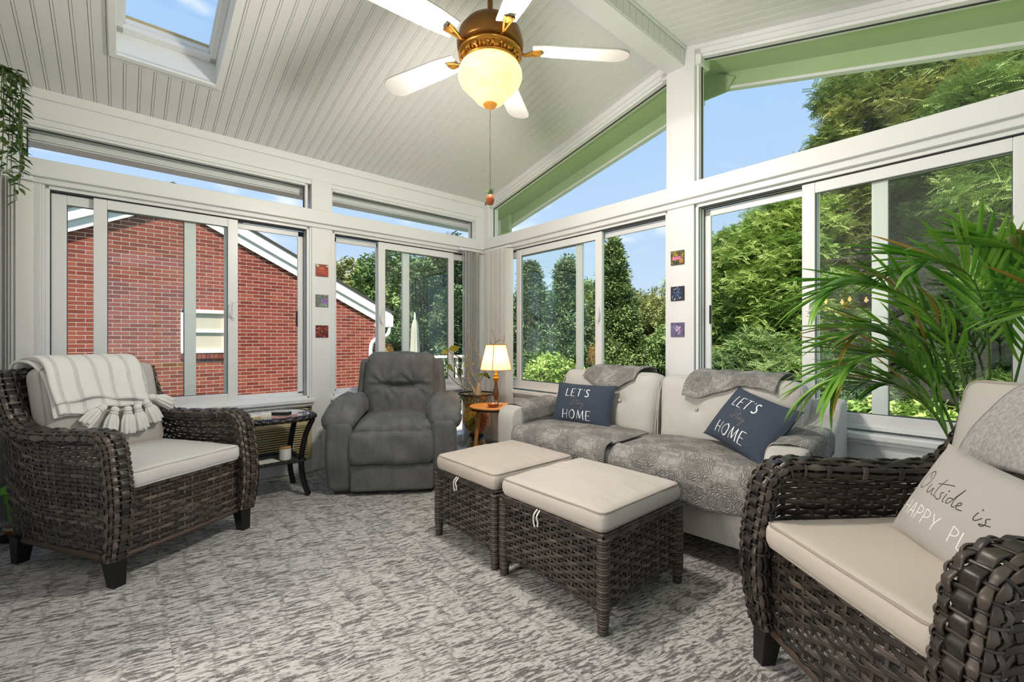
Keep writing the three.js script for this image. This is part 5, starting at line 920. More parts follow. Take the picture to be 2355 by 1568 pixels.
// ------------------------------------------------------------------ round table, lamp, dish
const woodTex = dataTex(512, 512, (x, y) => { const g = Math.sin((y + 26 * tnoise(x / 120, y / 50, 4, 10, 1) + 5 * tnoise(x / 30, y / 6, 17, 85, 2)) * 0.24), n = tnoise(x / 60, y / 3, 9, 171, 3), v = 0.84 + 0.07 * g + 0.12 * (n - 0.5); return [222 * v, 158 * v, 84 * v]; }, true, 2, 2);
const honey = std({ map: woodTex, roughness: 0.38 });
const RT = [-0.67, 0, 1.0];
{
  const t = thing('round_table', 'small round honey wood table beside the sofa', 'table', RT);
  add('table_top', metreUV(lathe([[0, 0.542], [0.194, 0.542], [0.2, 0.538], [0.2, 0.53], [0.192, 0.524], [0, 0.524]], 56)), honey, t);
  add('apron', lathe([[0.19, 0.524], [0.19, 0.512], [0.16, 0.508], [0, 0.508]], 40), std({ color: 0x2a211a, roughness: 0.6 }), t);
  for (let k = 0; k < 3; k++) { const a = 0.62 + k * 2.094 + 1.2; add('leg', taper([[Math.cos(a) * 0.12, 0.515, Math.sin(a) * 0.12], [Math.cos(a) * 0.145, 0.26, Math.sin(a) * 0.145], [Math.cos(a) * 0.172, 0, Math.sin(a) * 0.172]], (u) => 0.02 - 0.006 * u, 8, 10), honey, t); }
  const l = thing('table_lamp', 'lit brass and wood lamp with cream shade on round table', 'lamp', [RT[0] + 0.02, 0.542, RT[2] + 0.01]);
  add('base', lathe([[0, 0], [0.05, 0], [0.052, 0.008], [0.036, 0.02], [0.02, 0.03], [0.013, 0.045]], 28), std({ color: 0x6a4420, roughness: 0.4 }), l);
  add('stem', lathe([[0.013, 0.045], [0.017, 0.06], [0.024, 0.09], [0.025, 0.11], [0.019, 0.14], [0.014, 0.17], [0.012, 0.19]], 28), std({ color: 0x5c3c20, roughness: 0.35 }), l);
  add('collar', lathe([[0.012, 0.19], [0.018, 0.196], [0.013, 0.202], [0.022, 0.212], [0.024, 0.226], [0.022, 0.236], [0.013, 0.244], [0.019, 0.252], [0.017, 0.26], [0.01, 0.264], [0.01, 0.3]], 28), std({ color: 0xc98a1e, roughness: 0.3, metalness: 0.5 }), l);
  add('lamp_shade', lathe([[0.132, 0.298], [0.082, 0.508]], 48), phys({ color: 0xf1dfc4, roughness: 1, transmission: 0.5, thickness: 0, side: THREE.DoubleSide }), l);
  const trimM = std({ color: 0xb98543, roughness: 0.8 });
  add('shade_trim', [new THREE.TorusGeometry(0.083, 0.0035, 6, 48).rotateX(Math.PI / 2).translate(0, 0.507, 0), new THREE.TorusGeometry(0.132, 0.0028, 6, 48).rotateX(Math.PI / 2).translate(0, 0.299, 0), ...Array.from({ length: 4 }, (_, k) => { const a = 0.9 + k * Math.PI / 2; return tube([[Math.cos(a) * 0.133, 0.299, Math.sin(a) * 0.133], [Math.cos(a) * 0.1085, 0.403, Math.sin(a) * 0.1085], [Math.cos(a) * 0.083, 0.507, Math.sin(a) * 0.083]], 0.0035, 8, 5); })], trimM, l);
  add('lamp_bulb', lathe([[0, 0.32], [0.014, 0.33], [0.016, 0.35], [0.03, 0.385], [0.03, 0.405], [0.018, 0.43], [0, 0.436]], 20), std({ color: 0xfff2d8, emissive: 0xffc87a, emissiveIntensity: 8 }), l);
  const pl = new THREE.PointLight(0xffc88c, 0.3); pl.name = 'table_lamp_light'; pl.position.set(0, 0.39, 0); pl.castShadow = true; pl.shadow.radius = 1.5; l.add(pl);
  const d = thing('trinket_dish', 'small amber glass dish on the round table in front of the lamp', 'dish', [RT[0] - 0.06, 0.542, RT[2] + 0.07]);
  add('dish', lathe([[0, 0.002], [0.03, 0.0], [0.036, 0.006], [0.05, 0.026], [0.052, 0.03], [0.048, 0.028], [0.032, 0.01], [0, 0.008]], 30), phys({ color: 0xc98a5c, roughness: 0.12, transmission: 0.6, thickness: 0 }), d);
  const sm2 = [0xd9b48a, 0xb98a68, 0xe0cbb0];
  [['pale tan seashell in the amber dish', 0.0, 0.0, 0.01], ['brown seashell in the amber dish', 0.02, 0.012, 0.012], ['cream seashell lying beside the amber dish', 0.085, -0.01, 0]].forEach(([lab, x, z, yy], k) => { const s = thing('seashell', lab, 'shell', [RT[0] - 0.06 + x, 0.542 + yy, RT[2] + 0.07 + z], k * 1.3); const sp = []; for (let i = 0; i < 9; i++) { const q = i / 8; sp.push(new THREE.SphereGeometry(0.012 * (1 - 0.75 * q), 10, 8).translate(0.022 * q, 0.012 + 0.004 * Math.sin(i * 2.2), 0.006 * Math.cos(i * 2.2) * (1 - q))); } add('shell', sp, std({ color: sm2[k], roughness: 0.5 }), s); });
}
// ------------------------------------------------------------------ mosaic urn with a bare branching plant
const RIGHT = V(Math.sin(YAW), 0, Math.cos(YAW)), FWD = V(Math.cos(YAW), 0, -Math.sin(YAW));
{
  const UX = -0.585, UZ = 0.65, t = thing('mosaic_urn_plant', 'tall mosaic urn in orange and green with a sparse branching plant', 'plant', [UX, 0, UZ]);
  const mosaic = canvasTex(1024, 512, (c, w, h) => {
    const r = rng(12); c.fillStyle = '#2a1c14'; c.fillRect(0, 0, w, h);
    const band = (v, u) => { const k = 0.5 + 0.5 * Math.sin(u * 12.6 + 1); if (v > 0.86) return ['#e0c95a', '#ecd860', '#a8c49a', '#5fb0c8', '#cc4a28']; if (v > 0.74) return k > 0.7 ? ['#8fb0a4', '#b9c7a0', '#5aa0b4', '#d0c89a'] : ['#f0d84a', '#e87a28', '#c0cc48', '#d04424']; if (v > 0.46) return k > 0.55 ? ['#f07020', '#e25a18', '#f58a30', '#d04818', '#f2a048'] : ['#a8b848', '#e8d450', '#6e9440', '#ea6a20']; if (v > 0.38) return ['#f0c860', '#e2802c', '#94a040', '#f5dc80']; if (v > 0.3) return ['#2b2018', '#3a2a1c', '#4a3218']; return k > 0.5 ? ['#e6cc48', '#f09c34', '#dc5a24', '#a0b870'] : ['#b9c4a8', '#8fae8c', '#d8cf9a', '#d07a28']; };
    for (let j = 0; j < 64; j++) for (let i = 0; i < 128; i++) { const x = (i + (j % 2) * 0.5) * 8 + r() * 2, y = j * 8 + r() * 2, p = band(1 - y / h, x / w); c.fillStyle = p[Math.floor(r() * p.length)]; c.beginPath(); c.moveTo(x, y + 1); c.lineTo(x + 6 + r() * 2, y + r() * 2); c.lineTo(x + 6.5, y + 6 + r()); c.lineTo(x + r() * 2, y + 6.5); c.fill(); }
  });
  add('urn', lathe(smoothPts([[0.118, 0.0], [0.108, 0.03], [0.085, 0.09], [0.082, 0.15], [0.07, 0.19], [0.048, 0.215], [0.046, 0.24], [0.07, 0.262], [0.1, 0.29], [0.122, 0.34], [0.125, 0.4], [0.112, 0.455], [0.112, 0.49], [0.128, 0.54], [0.155, 0.59], [0.168, 0.604]], 60), 56), phys({ map: mosaic, roughness: 0.2, clearcoat: 0.4, clearcoatRoughness: 0.1, side: THREE.DoubleSide }), t);
  add('rim', new THREE.TorusGeometry(0.166, 0.007, 8, 56).rotateX(Math.PI / 2).translate(0, 0.604, 0), std({ color: 0x1a1614, roughness: 0.25 }), t);
  add('waist_ring', [new THREE.TorusGeometry(0.052, 0.009, 8, 36).rotateX(Math.PI / 2).translate(0, 0.228, 0), ...Array.from({ length: 10 }, (_, k) => new THREE.TorusGeometry(0.012, 0.004, 6, 12).rotateY(k * 0.628).translate(Math.cos(k * 0.628) * 0.058, 0.228, Math.sin(k * 0.628) * 0.058))], std({ color: 0x1c1815, roughness: 0.3 }), t);
  add('soil', new THREE.CircleGeometry(0.145, 36).rotateX(-Math.PI / 2).translate(0, 0.572, 0), std({ color: 0x3a332c, roughness: 1 }), t);
  const bkm = std({ color: 0x8b8373, roughness: 0.85 });
  const S = 0.00394 / 5.227, pt = ([x, y], dz) => V(0, 0, 0).addScaledVector(RIGHT, (x - 555) * S).addScaledVector(FWD, dz).setY(0.575 + (865 - y) * S);
  add('trunk', [taper([pt([575, 872], 0), pt([570, 820], 0), pt([578, 760], 0), pt([580, 700], 0.01)], (u) => 0.038 - 0.02 * u, 10, 9), taper([pt([560, 868], 0), pt([530, 800], 0), pt([500, 740], -0.01)], (u) => 0.024 - 0.012 * u, 8, 8)], bkm, t);
  const br = [[[500, 750], [470, 700], [390, 640], [310, 590], [240, 530]], [[520, 800], [400, 755], [310, 700], [220, 610], [190, 570]], [[572, 700], [470, 560], [410, 440], [350, 390], [260, 340], [215, 300], [160, 210], [140, 150], [190, 110]], [[500, 740], [450, 600], [440, 500], [490, 350], [470, 200], [440, 90], [445, 20]], [[450, 400], [430, 340], [420, 200]], [[590, 560], [600, 400], [550, 300], [545, 100]], [[580, 720], [610, 660], [640, 600], [600, 585]], [[590, 700], [700, 450], [775, 260], [775, 170], [740, 55]], [[700, 450], [850, 260], [885, 190], [888, 120]], [[775, 215], [830, 185], [880, 180]], [[470, 720], [430, 640], [430, 560], [480, 470], [475, 400]], [[330, 600], [320, 520], [270, 430], [260, 330]], [[420, 450], [460, 390], [490, 350]], [[390, 600], [380, 540], [310, 460], [330, 400]], [[530, 640], [480, 500], [485, 420]], [[400, 760], [350, 640], [290, 560]], [[775, 240], [745, 235], [715, 205]]];
  br.forEach((b, k) => add('branch', taper(b.map((p, i) => pt(p, 0.05 * Math.sin(k * 2.3) * i / b.length)), (u) => 0.0075 - 0.0048 * u, 20, 6), bkm, t));
  // leaves
  const lf = (cx, cy, ang, L, c, dz) => { const p = []; for (let i = 0; i <= 6; i++) { const q = i / 6, w = 0.3 * Math.sin(Math.PI * Math.pow(q, 0.8)) * L; p.push([q * L, w, q]); } const pos = [], idx = []; p.forEach(([x, w]) => pos.push(x, w, 0.08 * w, x, 0, -0.12 * w, x, -w, 0.08 * w)); for (let i = 0; i < 6; i++) { const a = i * 3; idx.push(a, a + 1, a + 3, a + 1, a + 4, a + 3, a + 1, a + 2, a + 4, a + 2, a + 5, a + 4); } const m = add('leaf', geoOf(pos, idx), phys({ color: c, roughness: 0.5, transmission: 0.3, thickness: 0 }), t); m.position.copy(pt([cx, cy], dz)); m.quaternion.setFromRotationMatrix(new THREE.Matrix4().makeBasis(RIGHT, V(0, 1, 0), FWD.clone().negate())).multiply(new THREE.Quaternion().setFromAxisAngle(V(0, 0, 1), ang)).multiply(new THREE.Quaternion().setFromAxisAngle(V(1, 0, 0), 0.5)); };
  for (const [x, y, a, L, c] of [[215, 300, 0.25, 0.11, 0xa9a838], [230, 300, 3.6, 0.085, 0xb5a63a], [215, 470, -1.1, 0.075, 0x9aa83a], [220, 440, 2.6, 0.05, 0x4c6b35], [200, 500, 3.0, 0.05, 0x50703a], [190, 540, 3.3, 0.04, 0x3f5c30], [240, 520, -0.9, 0.05, 0xa2a53c], [400, 500, 0.4, 0.045, 0xb9b060], [560, 620, 0.5, 0.06, 0x86a04a], [640, 600, -0.2, 0.06, 0x6d8c44], [500, 480, 0.7, 0.04, 0x9aa05a], [680, 620, -0.6, 0.04, 0x3f4d33], [610, 600, 0.15, 0.07, 0x7c9c4c], [360, 640, -1.5, 0.04, 0x2c3324]]) lf(x, y, a, L, c, 0.02 * Math.sin(x));
}
// ------------------------------------------------------------------ palm behind the dark armchair
{
  const px = -0.5, pz = 3.8, t = thing('potted_palm', 'large green palm in a pot behind the dark wicker armchair', 'plant', [px, 0, pz]);
  add('pot', lathe([[0, 0], [0.11, 0], [0.15, 0.28], [0.165, 0.29], [0.165, 0.32], [0.145, 0.32], [0.14, 0.29], [0, 0.29]], 40), std({ color: 0x8d5a3c, roughness: 0.7 }), t);
  add('soil', new THREE.CircleGeometry(0.14, 30).rotateX(-Math.PI / 2).translate(0, 0.3, 0), std({ color: 0x2c241d, roughness: 1 }), t);
  // leaflet blades of a few lengths
  const blade = (L, w, droop) => { const pos = [], idx = [], n = 7; for (let i = 0; i <= n; i++) { const q = i / n, ww = w * Math.pow(Math.sin(Math.PI * clamp(0.08 + 0.92 * q, 0, 1)), 0.6) * (q > 0.97 ? 0.1 : 1), y = -droop * q * q * L; pos.push(q * L, y + ww * 0.25, ww / 2, q * L, y - ww * 0.12, 0, q * L, y + ww * 0.25, -ww / 2); } for (let i = 0; i < n; i++) { const a = i * 3; idx.push(a, a + 1, a + 3, a + 1, a + 4, a + 3, a + 1, a + 2, a + 4, a + 2, a + 5, a + 4); } return geoOf(pos, idx); };
  const blades = [0.18, 0.24, 0.3, 0.35].flatMap((L) => [0.12, 0.4].map((d) => [L, blade(L, 0.018, d)]));
  const lm = [0x6ba836, 0x5a9630, 0x7db43e, 0x8cbc48, 0x4a8228].map((c) => phys({ color: c, roughness: 0.42, transmission: 0.3, thickness: 0 })), tip = phys({ color: 0xa98a34, roughness: 0.6, transmission: 0.3, thickness: 0 }), stemM = std({ color: 0x55752f, roughness: 0.5 });
  const r = rng(99);
  // fronds given by points (sideways, height, towards the window) from the pot
  const at = ([a, y, f]) => V(0, y, 0).addScaledVector(RIGHT, a).addScaledVector(FWD, f);
  const fr = [
    [[[0, 0.3, 0], [-0.03, 0.72, -0.01], [-0.1, 1.05, 0.0], [-0.24, 1.24, 0.02], [-0.42, 1.31, 0.03], [-0.56, 1.27, 0.03]], 26],
    [[[0, 0.3, 0], [-0.06, 0.7, 0.03], [-0.14, 0.9, 0.05], [-0.27, 1.01, 0.06], [-0.42, 1.0, 0.06], [-0.53, 0.92, 0.06]], 24],
    [[[0, 0.3, 0], [0.0, 0.8, -0.04], [-0.03, 1.12, -0.06], [-0.1, 1.3, -0.08], [-0.2, 1.37, -0.08], [-0.3, 1.36, -0.08]], 24],
    [[[0, 0.3, 0], [0.04, 0.75, -0.05], [0.06, 1.05, -0.1], [0.03, 1.25, -0.15], [-0.04, 1.36, -0.2], [-0.12, 1.4, -0.22]], 24],
    [[[0, 0.3, 0], [0.05, 0.7, -0.1], [0.1, 0.98, -0.18], [0.07, 1.14, -0.26], [-0.03, 1.2, -0.32], [-0.14, 1.18, -0.36]], 24],
    [[[0, 0.3, 0], [-0.02, 0.65, 0.02], [-0.06, 0.88, 0.05], [-0.16, 1.04, 0.08], [-0.3, 1.12, 0.1], [-0.42, 1.1, 0.1]], 24],
    [[[0, 0.3, 0], [0.05, 0.8, -0.1], [0.1, 1.1, -0.18], [0.12, 1.3, -0.28], [0.08, 1.38, -0.38]], 22],
    [[[0, 0.3, 0], [-0.02, 0.6, 0.06], [-0.08, 0.78, 0.1], [-0.18, 0.88, 0.12], [-0.3, 0.9, 0.12]], 18],
    [[[0, 0.3, 0], [0.06, 0.6, -0.08], [0.1, 0.82, -0.16], [0.08, 0.96, -0.26], [0.02, 1.0, -0.34]], 18],
  ];
  const rest = [];
  let built = 0;
  fr.forEach(([pts, n], fi) => {
    const P = pts.map(at), c = curve(P), F = add('frond_stem', taper(P, (u) => 0.008 - 0.0065 * u, 26, 6), stemM, t);
    for (let i = 0; i < n; i++) for (const s of [-1, 1]) {
      const u = 0.36 + 0.635 * (i + 0.3 * r()) / n, p = c.getPoint(u), tg = c.getTangent(u), side = new THREE.Vector3().crossVectors(tg, V(0, 1, 0)).normalize().multiplyScalar(s), up = new THREE.Vector3().crossVectors(side, tg).multiplyScalar(s).normalize();
      const k = Math.sin(Math.PI * clamp((u - 0.3) / 0.75)), [L, g] = blades[clamp(Math.round(k * 2.4 + r() * 0.8 - 0.3), 0, 3) * 2 + (r() < 0.5 ? 0 : 1)];
      const dir = tg.clone().multiplyScalar(1.15 + 0.5 * (u - 0.5)).addScaledVector(side, 0.72).addScaledVector(up, 0.25 + 0.25 * (r() - 0.5)).addScaledVector(V(0, -1, 0), 0.18 * r()).normalize();
      if (px + p.x + dir.x * L > -0.03) dir.x = Math.min(dir.x, (-0.03 - px - p.x) / L), dir.normalize();
      const z = new THREE.Vector3().crossVectors(dir, up).normalize(), y = new THREE.Vector3().crossVectors(z, dir), mm = new THREE.Matrix4().makeBasis(dir, y, z);
      const mk = r() < 0.06 ? tip : lm[Math.floor(r() * 5)];
      if (built++ < 294) { const m = add('leaflet', g, mk, F); m.position.copy(p); m.quaternion.setFromRotationMatrix(mm); } else { const q = g.clone().applyMatrix4(mm.setPosition(p)), cc = mk.color; q.setAttribute('color', new THREE.BufferAttribute(new Float32Array(q.attributes.position.count * 3).map((_, j) => [cc.r, cc.g, cc.b][j % 3]), 3)); rest.push(q); }
    }
  });
  const more = add('leaflets', merge(rest), phys({ vertexColors: true, roughness: 0.42, transmission: 0.3, thickness: 0 }), t); more.userData.kind = 'stuff';
}
// ------------------------------------------------------------------ trailing vine on the left wall
{
  const s = thing('wall_valance', 'white valance box fixed to the left wall beside the vine', 'valance', [LX, 0, 0]);
  add('valance_box', [box(0.0, 0.085, 2.12, 2.47, 0.5, 1.5, 0.01)], M.vinyl, s);
  const t = thing('hanging_vine', 'green trailing leafy vine hanging at the left wall', 'plant', [LX, 0, 0]);
  const vm = std({ color: 0x5a6b3a, roughness: 0.7 }), r = rng(5), lms = [0x3f5f28, 0x527534, 0x2f4a24, 0x6c8a45, 0x46632c].map((c) => phys({ color: c, roughness: 0.5, transmission: 0.2, thickness: 0 }));
  const leaf = (L) => { const pos = [], idx = [], n = 5; for (let i = 0; i <= n; i++) { const q = i / n, w = 0.46 * L * Math.pow(Math.sin(Math.PI * Math.pow(q, 0.75)), 0.9); pos.push(q * L, 0.1 * w - 0.15 * q * q * L, w / 2, q * L, -0.12 * w - 0.15 * q * q * L, 0, q * L, 0.1 * w - 0.15 * q * q * L, -w / 2); } for (let i = 0; i < n; i++) { const a = i * 3; idx.push(a, a + 1, a + 3, a + 1, a + 4, a + 3, a + 1, a + 2, a + 4, a + 2, a + 5, a + 4); } return geoOf(pos, idx); };
  const gs = [0.04, 0.05, 0.058].map(leaf);
  add('wall_hook', lathe([[0, 0], [0.008, 0], [0.008, 0.07], [0.012, 0.075], [0, 0.08]], 12).rotateZ(-Math.PI / 2).translate(0.002, 2.49, 0.36), M.frame, t);
  for (let k = 0; k < 9; k++) {
    const L = 0.4 + 0.26 * r() + (k === 3 ? 0.06 : 0), x0 = 0.075 + 0.075 * r(), z0 = 0.3 + 0.13 * r();
    const P = [[0.06, 2.5, 0.36], [x0, 2.51, z0], [x0 + 0.02 * (r() - 0.3), 2.5 - L * 0.35, z0 + 0.02 * (r() - 0.5)], [x0 + 0.03 * (r() - 0.3), 2.5 - L * 0.7, z0 + 0.04 * (r() - 0.5)], [x0 + 0.06 * (r() - 0.4), 2.5 - L, z0 + 0.06 * (r() - 0.5)]].map((p) => V(...p));
    add('vine_stem', taper(P, (u) => 0.0028 - 0.0014 * u, 20, 5), vm, t);
    const c = curve(P), n = 22;
    for (let i = 0; i < n; i++) { const u = 0.2 + 0.8 * i / (n - 1), p = c.getPoint(u), a = r() * 6.28, d = V(Math.cos(a) * 0.9 + 0.35, -0.35 + 0.7 * (r() - 0.5), Math.sin(a) * 0.9).normalize(); if (p.x + d.x * 0.06 < 0.01) d.x = Math.abs(d.x); const z = new THREE.Vector3().crossVectors(d, V(0, 1, 0)).normalize(), y = new THREE.Vector3().crossVectors(z, d); const m = add('leaf', gs[Math.floor(r() * 3)], lms[Math.floor(r() * 5)], t); m.position.copy(p); m.quaternion.setFromRotationMatrix(new THREE.Matrix4().makeBasis(d, y, z)); }
  }
}
// ------------------------------------------------------------------ vertical blinds drawn into stacks
{
  const slatM = phys({ color: 0xdfdfdc, roughness: 0.55, transmission: 0.15, thickness: 0 });
  const slat = (h) => { const pos = [], idx = [], n = 6; for (let i = 0; i <= n; i++) { const a = (i / n - 0.5) * 0.9, x = Math.sin(a) * 0.1, z = (1 - Math.cos(a)) * 0.1; pos.push(x, 0, z, x, h, z); } for (let i = 0; i < n; i++) { const k = i * 2; idx.push(k, k + 2, k + 1, k + 1, k + 2, k + 3); } return geoOf(pos, idx); };
  const g = slat(1.96);
  const stack = (label, list, rail) => { const t = thing('vertical_blind', label, 'blind', [0, 0, 0]); add('headrail', rail, M.frame, t); for (const [x, z, a] of list) { const m = add('slat', g, slatM, t); m.position.set(x, 0.055, z); m.rotation.y = a; } };
  const A = [], B = [], C = [];
  for (let i = 0; i < 11; i++) A.push([-0.345 + i * 0.021, 0.085 + 0.006 * Math.sin(i), 0.95 + 0.25 * Math.sin(i * 1.7)]);
  for (let i = 0; i < 14; i++) B.push([-0.08 - 0.005 * Math.sin(i * 1.3), 0.19 + i * 0.0245, -0.5 + 0.22 * Math.sin(i * 2.1)]);
  for (let i = 0; i < 6; i++) C.push([-3.53 + i * 0.018, 0.085, 0.9 + 0.2 * Math.sin(i)]);
  stack('white vertical blind gathered in the room corner against the back wall', A, box(-0.39, -0.11, 2.02, 2.045, 0.065, 0.105, 0.004));
  stack('white vertical blind gathered in the room corner against the right wall behind the lamp', B, box(-0.1, -0.064, 2.02, 2.045, 0.15, 0.54, 0.004));
  stack('white vertical blind gathered at the left end of the back wall', C, box(-3.555, -3.4, 2.02, 2.045, 0.065, 0.105, 0.004));
}
// ------------------------------------------------------------------ picture tiles on the posts
{
  const art = (bg, draw, seed) => canvasTex(160, 160, (c, w, h) => { const r = rng(seed); c.fillStyle = bg; c.fillRect(0, 0, w, h); const blob = (x, y, a, b, rot, col) => { c.fillStyle = col; c.beginPath(); c.ellipse(x, y, a, b, rot, 0, 7); c.fill(); }; draw(c, blob, r); });
  const petal = (blob, r, n, x, y, a, b, cols) => { for (let i = 0; i < n; i++) { const t = i / n * 6.28 + r(); blob(x + Math.cos(t) * a * 0.8, y + Math.sin(t) * a * 0.8, a, b, t, cols[i % cols.length]); } };
  const arts = [
    ['#8f3320', (c, b, r) => { b(18, 18, 26, 16, 0.6, '#cfc7bd'); b(146, 22, 24, 14, -0.6, '#d0c8c0'); for (let i = 0; i < 26; i++) b(r() * 160, 40 + r() * 120, 10 + r() * 22, 6 + r() * 12, r() * 3, ['#b4401f', '#a02f18', '#c7562a', '#6e2317'][i % 4]); b(80, 50, 36, 18, 0, '#c9602c'); b(80, 95, 28, 34, 0, '#b8441f'); }],
    ['#6d7580', (c, b, r) => { for (let i = 0; i < 30; i++) b(r() * 160, r() * 160, 8 + r() * 18, 4 + r() * 8, r() * 3, ['#6e7a3c', '#8fa06a', '#9a9fb4', '#b9bfc4', '#55603a'][i % 5]); petal(b, r, 9, 108, 88, 24, 9, ['#9a5fc4', '#b27ad6', '#8450ae']); b(40, 130, 26, 14, 0.3, '#7d8436'); }],
    ['#54160f', (c, b, r) => { for (let i = 0; i < 60; i++) b(r() * 160, r() * 160, 6 + r() * 15, 3 + r() * 7, r() * 3, ['#9c3320', '#b64a34', '#7a2216', '#c76b54', '#3c0f0b'][i % 5]); }],
    ['#4a4a2c', (c, b, r) => { for (let i = 0; i < 26; i++) b(r() * 160, r() * 160, 10 + r() * 20, 5 + r() * 9, r() * 3, ['#5d6a38', '#2d3a22', '#8a7a3a', '#b8862f', '#76804a'][i % 5]); b(130, 120, 26, 30, 0.4, '#b5812c'); petal(b, r, 8, 48, 86, 18, 8, ['#e48fb0', '#d86c9c']); petal(b, r, 8, 100, 84, 16, 8, ['#e48fb0', '#cf5f90']); }],
    ['#27303f', (c, b, r) => { for (let i = 0; i < 22; i++) b(r() * 160, r() * 160, 8 + r() * 20, 2 + r() * 5, r() * 3, ['#a8a8a4', '#c9c5bc', '#3c4a63', '#1d2430'][i % 4]); petal(b, r, 13, 80, 76, 34, 7, ['#3f5680', '#2d4068', '#566e98', '#1f2d4c']); }],
    ['#6d6788', (c, b, r) => { for (let i = 0; i < 20; i++) b(r() * 160, r() * 160, 12 + r() * 22, 6 + r() * 12, r() * 3, ['#77719a', '#5c577a', '#8a83a8', '#4a4664'][i % 4]); petal(b, r, 5, 86, 66, 24, 15, ['#b79ac4', '#c8aad0', '#a588b6']); b(100, 122, 24, 9, -0.7, '#c3a0bb'); b(120, 76, 8, 6, 0, '#2c2838'); }],
  ];
  const labs = ['orange red picture tile, top of three on the back wall post', 'purple flower picture tile, middle of three on the back wall post', 'deep red picture tile, bottom of three on the back wall post', 'pink flower picture tile, top of three on the ridge post', 'dark blue flower picture tile, middle of three on the ridge post', 'lavender flower picture tile, bottom of three on the ridge post'];
  const edge = [0xa04a30, 0x555a60, 0x4a2a20, 0x6a5a4a, 0x1c1c20, 0x6a7080];
  arts.forEach(([bg, d], k) => {
    const y = [1.675, 1.419, 1.161][k % 3], t = thing('picture_tile', labs[k], 'tile', k < 3 ? [-1.734, y, 0.0125] : [-0.0125, y, 2.287], k < 3 ? 0 : -Math.PI / 2, 'picture tiles on the posts');
    add('backing', box(-0.051, 0.051, -0.051, 0.051, 0, 0.009, 0.002), std({ color: edge[k], roughness: 0.6 }), t);
    add('picture', new THREE.PlaneGeometry(0.097, 0.097).translate(0, 0, 0.0095), std({ map: art(bg, d, 70 + k), roughness: 0.35 }), t);
  });
}
// ------------------------------------------------------------------ air conditioner, outlet, cord, pots
{
  const t = thing('wall_air_conditioner', 'beige louvred air conditioner set low in the back wall behind the side table', 'air conditioner', [0, 0, 0]);
  const be = std({ color: 0xcdbf94, roughness: 0.6 }), x0 = -2.39, x1 = -1.82, y0 = 0.11, y1 = 0.525;
  add('case', [box(x0, x0 + 0.035, y0, y1, -0.12, 0.035, 0.004), box(x1 - 0.035, x1, y0, y1, -0.12, 0.035, 0.004), box(x0, x1, y0, y0 + 0.03, -0.12, 0.035, 0.004), box(x0, x1, y1 - 0.02, y1, -0.12, 0.035, 0.004), box(x0 + 0.03, x1 - 0.03, 0.385, 0.41, -0.02, 0.03, 0.004), box(x1 - 0.16, x1 - 0.14, y0, y1, -0.02, 0.03, 0.003)], be, t);
  add('inside', box(x0 + 0.03, x1 - 0.03, y0 + 0.02, y1 - 0.015, -0.11, -0.005), std({ color: 0x9c8f6e, roughness: 0.8 }), t);
  const lv = box(x0 + 0.036, x1 - 0.036, 0, 0.009, 0, 0.022); for (let k = 0; k < 19; k++) { const m = add('louvre', lv, be, t); m.position.set(0, y0 + 0.04 + k * 0.0185 + (k > 12 ? 0.02 : 0), 0.002); }
  const o = thing('wall_outlet', 'white wall outlet plate on the post beside the recliner', 'outlet', [-1.75, 0.29, 0.0125]);
  add('plate', box(-0.035, 0.035, -0.058, 0.058, 0, 0.006, 0.003), M.frame, o); for (const y of [-0.02, 0.02]) add('socket', lathe([[0, 0.0075], [0.014, 0.0075], [0.015, 0.006]], 16).rotateX(Math.PI / 2).translate(0, y, 0), std({ color: 0xcfcfcb, roughness: 0.4 }), o);
  tag(add('power_cord', tube([[-2.35, 0.008, 0.05], [-2.2, 0.007, 0.09], [-2.0, 0.007, 0.11], [-1.88, 0.007, 0.06], [-1.78, 0.03, 0.03], [-1.75, 0.2, 0.025], [-1.75, 0.27, 0.022]], 0.0045, 50, 6), std({ color: 0xd8d8d4, roughness: 0.6 })), 'white power cord lying along the floor below the air conditioner', 'cord');
  const p = thing('terracotta_pot', 'squat terracotta pot with cream rim on the floor behind the wicker armchair', 'pot', [-3.43, 0, 0.27]);
  add('pot_body', lathe([[0, 0.012], [0.05, 0.012], [0.062, 0.055], [0.055, 0.055], [0.046, 0.02], [0, 0.02]], 32), std({ color: 0xa8622c, roughness: 0.75 }), p);
  add('rim', lathe([[0.062, 0.055], [0.068, 0.057], [0.066, 0.07], [0.056, 0.072], [0.055, 0.055]], 32), std({ color: 0xcfc6b2, roughness: 0.7 }), p);
  add('tray', lathe([[0, 0], [0.085, 0], [0.09, 0.012], [0.082, 0.012], [0, 0.012]], 32), M.black, p);
  const q = thing('green_planter', 'lime green urn shaped planter nested in the terracotta pot', 'planter', [-3.43, 0.0225, 0.27]);
  add('planter_body', lathe([[0, 0], [0.02, 0.002], [0.034, 0.03], [0.048, 0.1], [0.053, 0.175], [0.053, 0.18], [0.062, 0.184], [0.064, 0.228], [0.066, 0.232], [0.088, 0.236], [0.09, 0.243], [0.07, 0.262], [0.058, 0.262], [0.054, 0.22], [0, 0.19]], 40), std({ color: 0x7cc74a, roughness: 0.35 }), q);
}
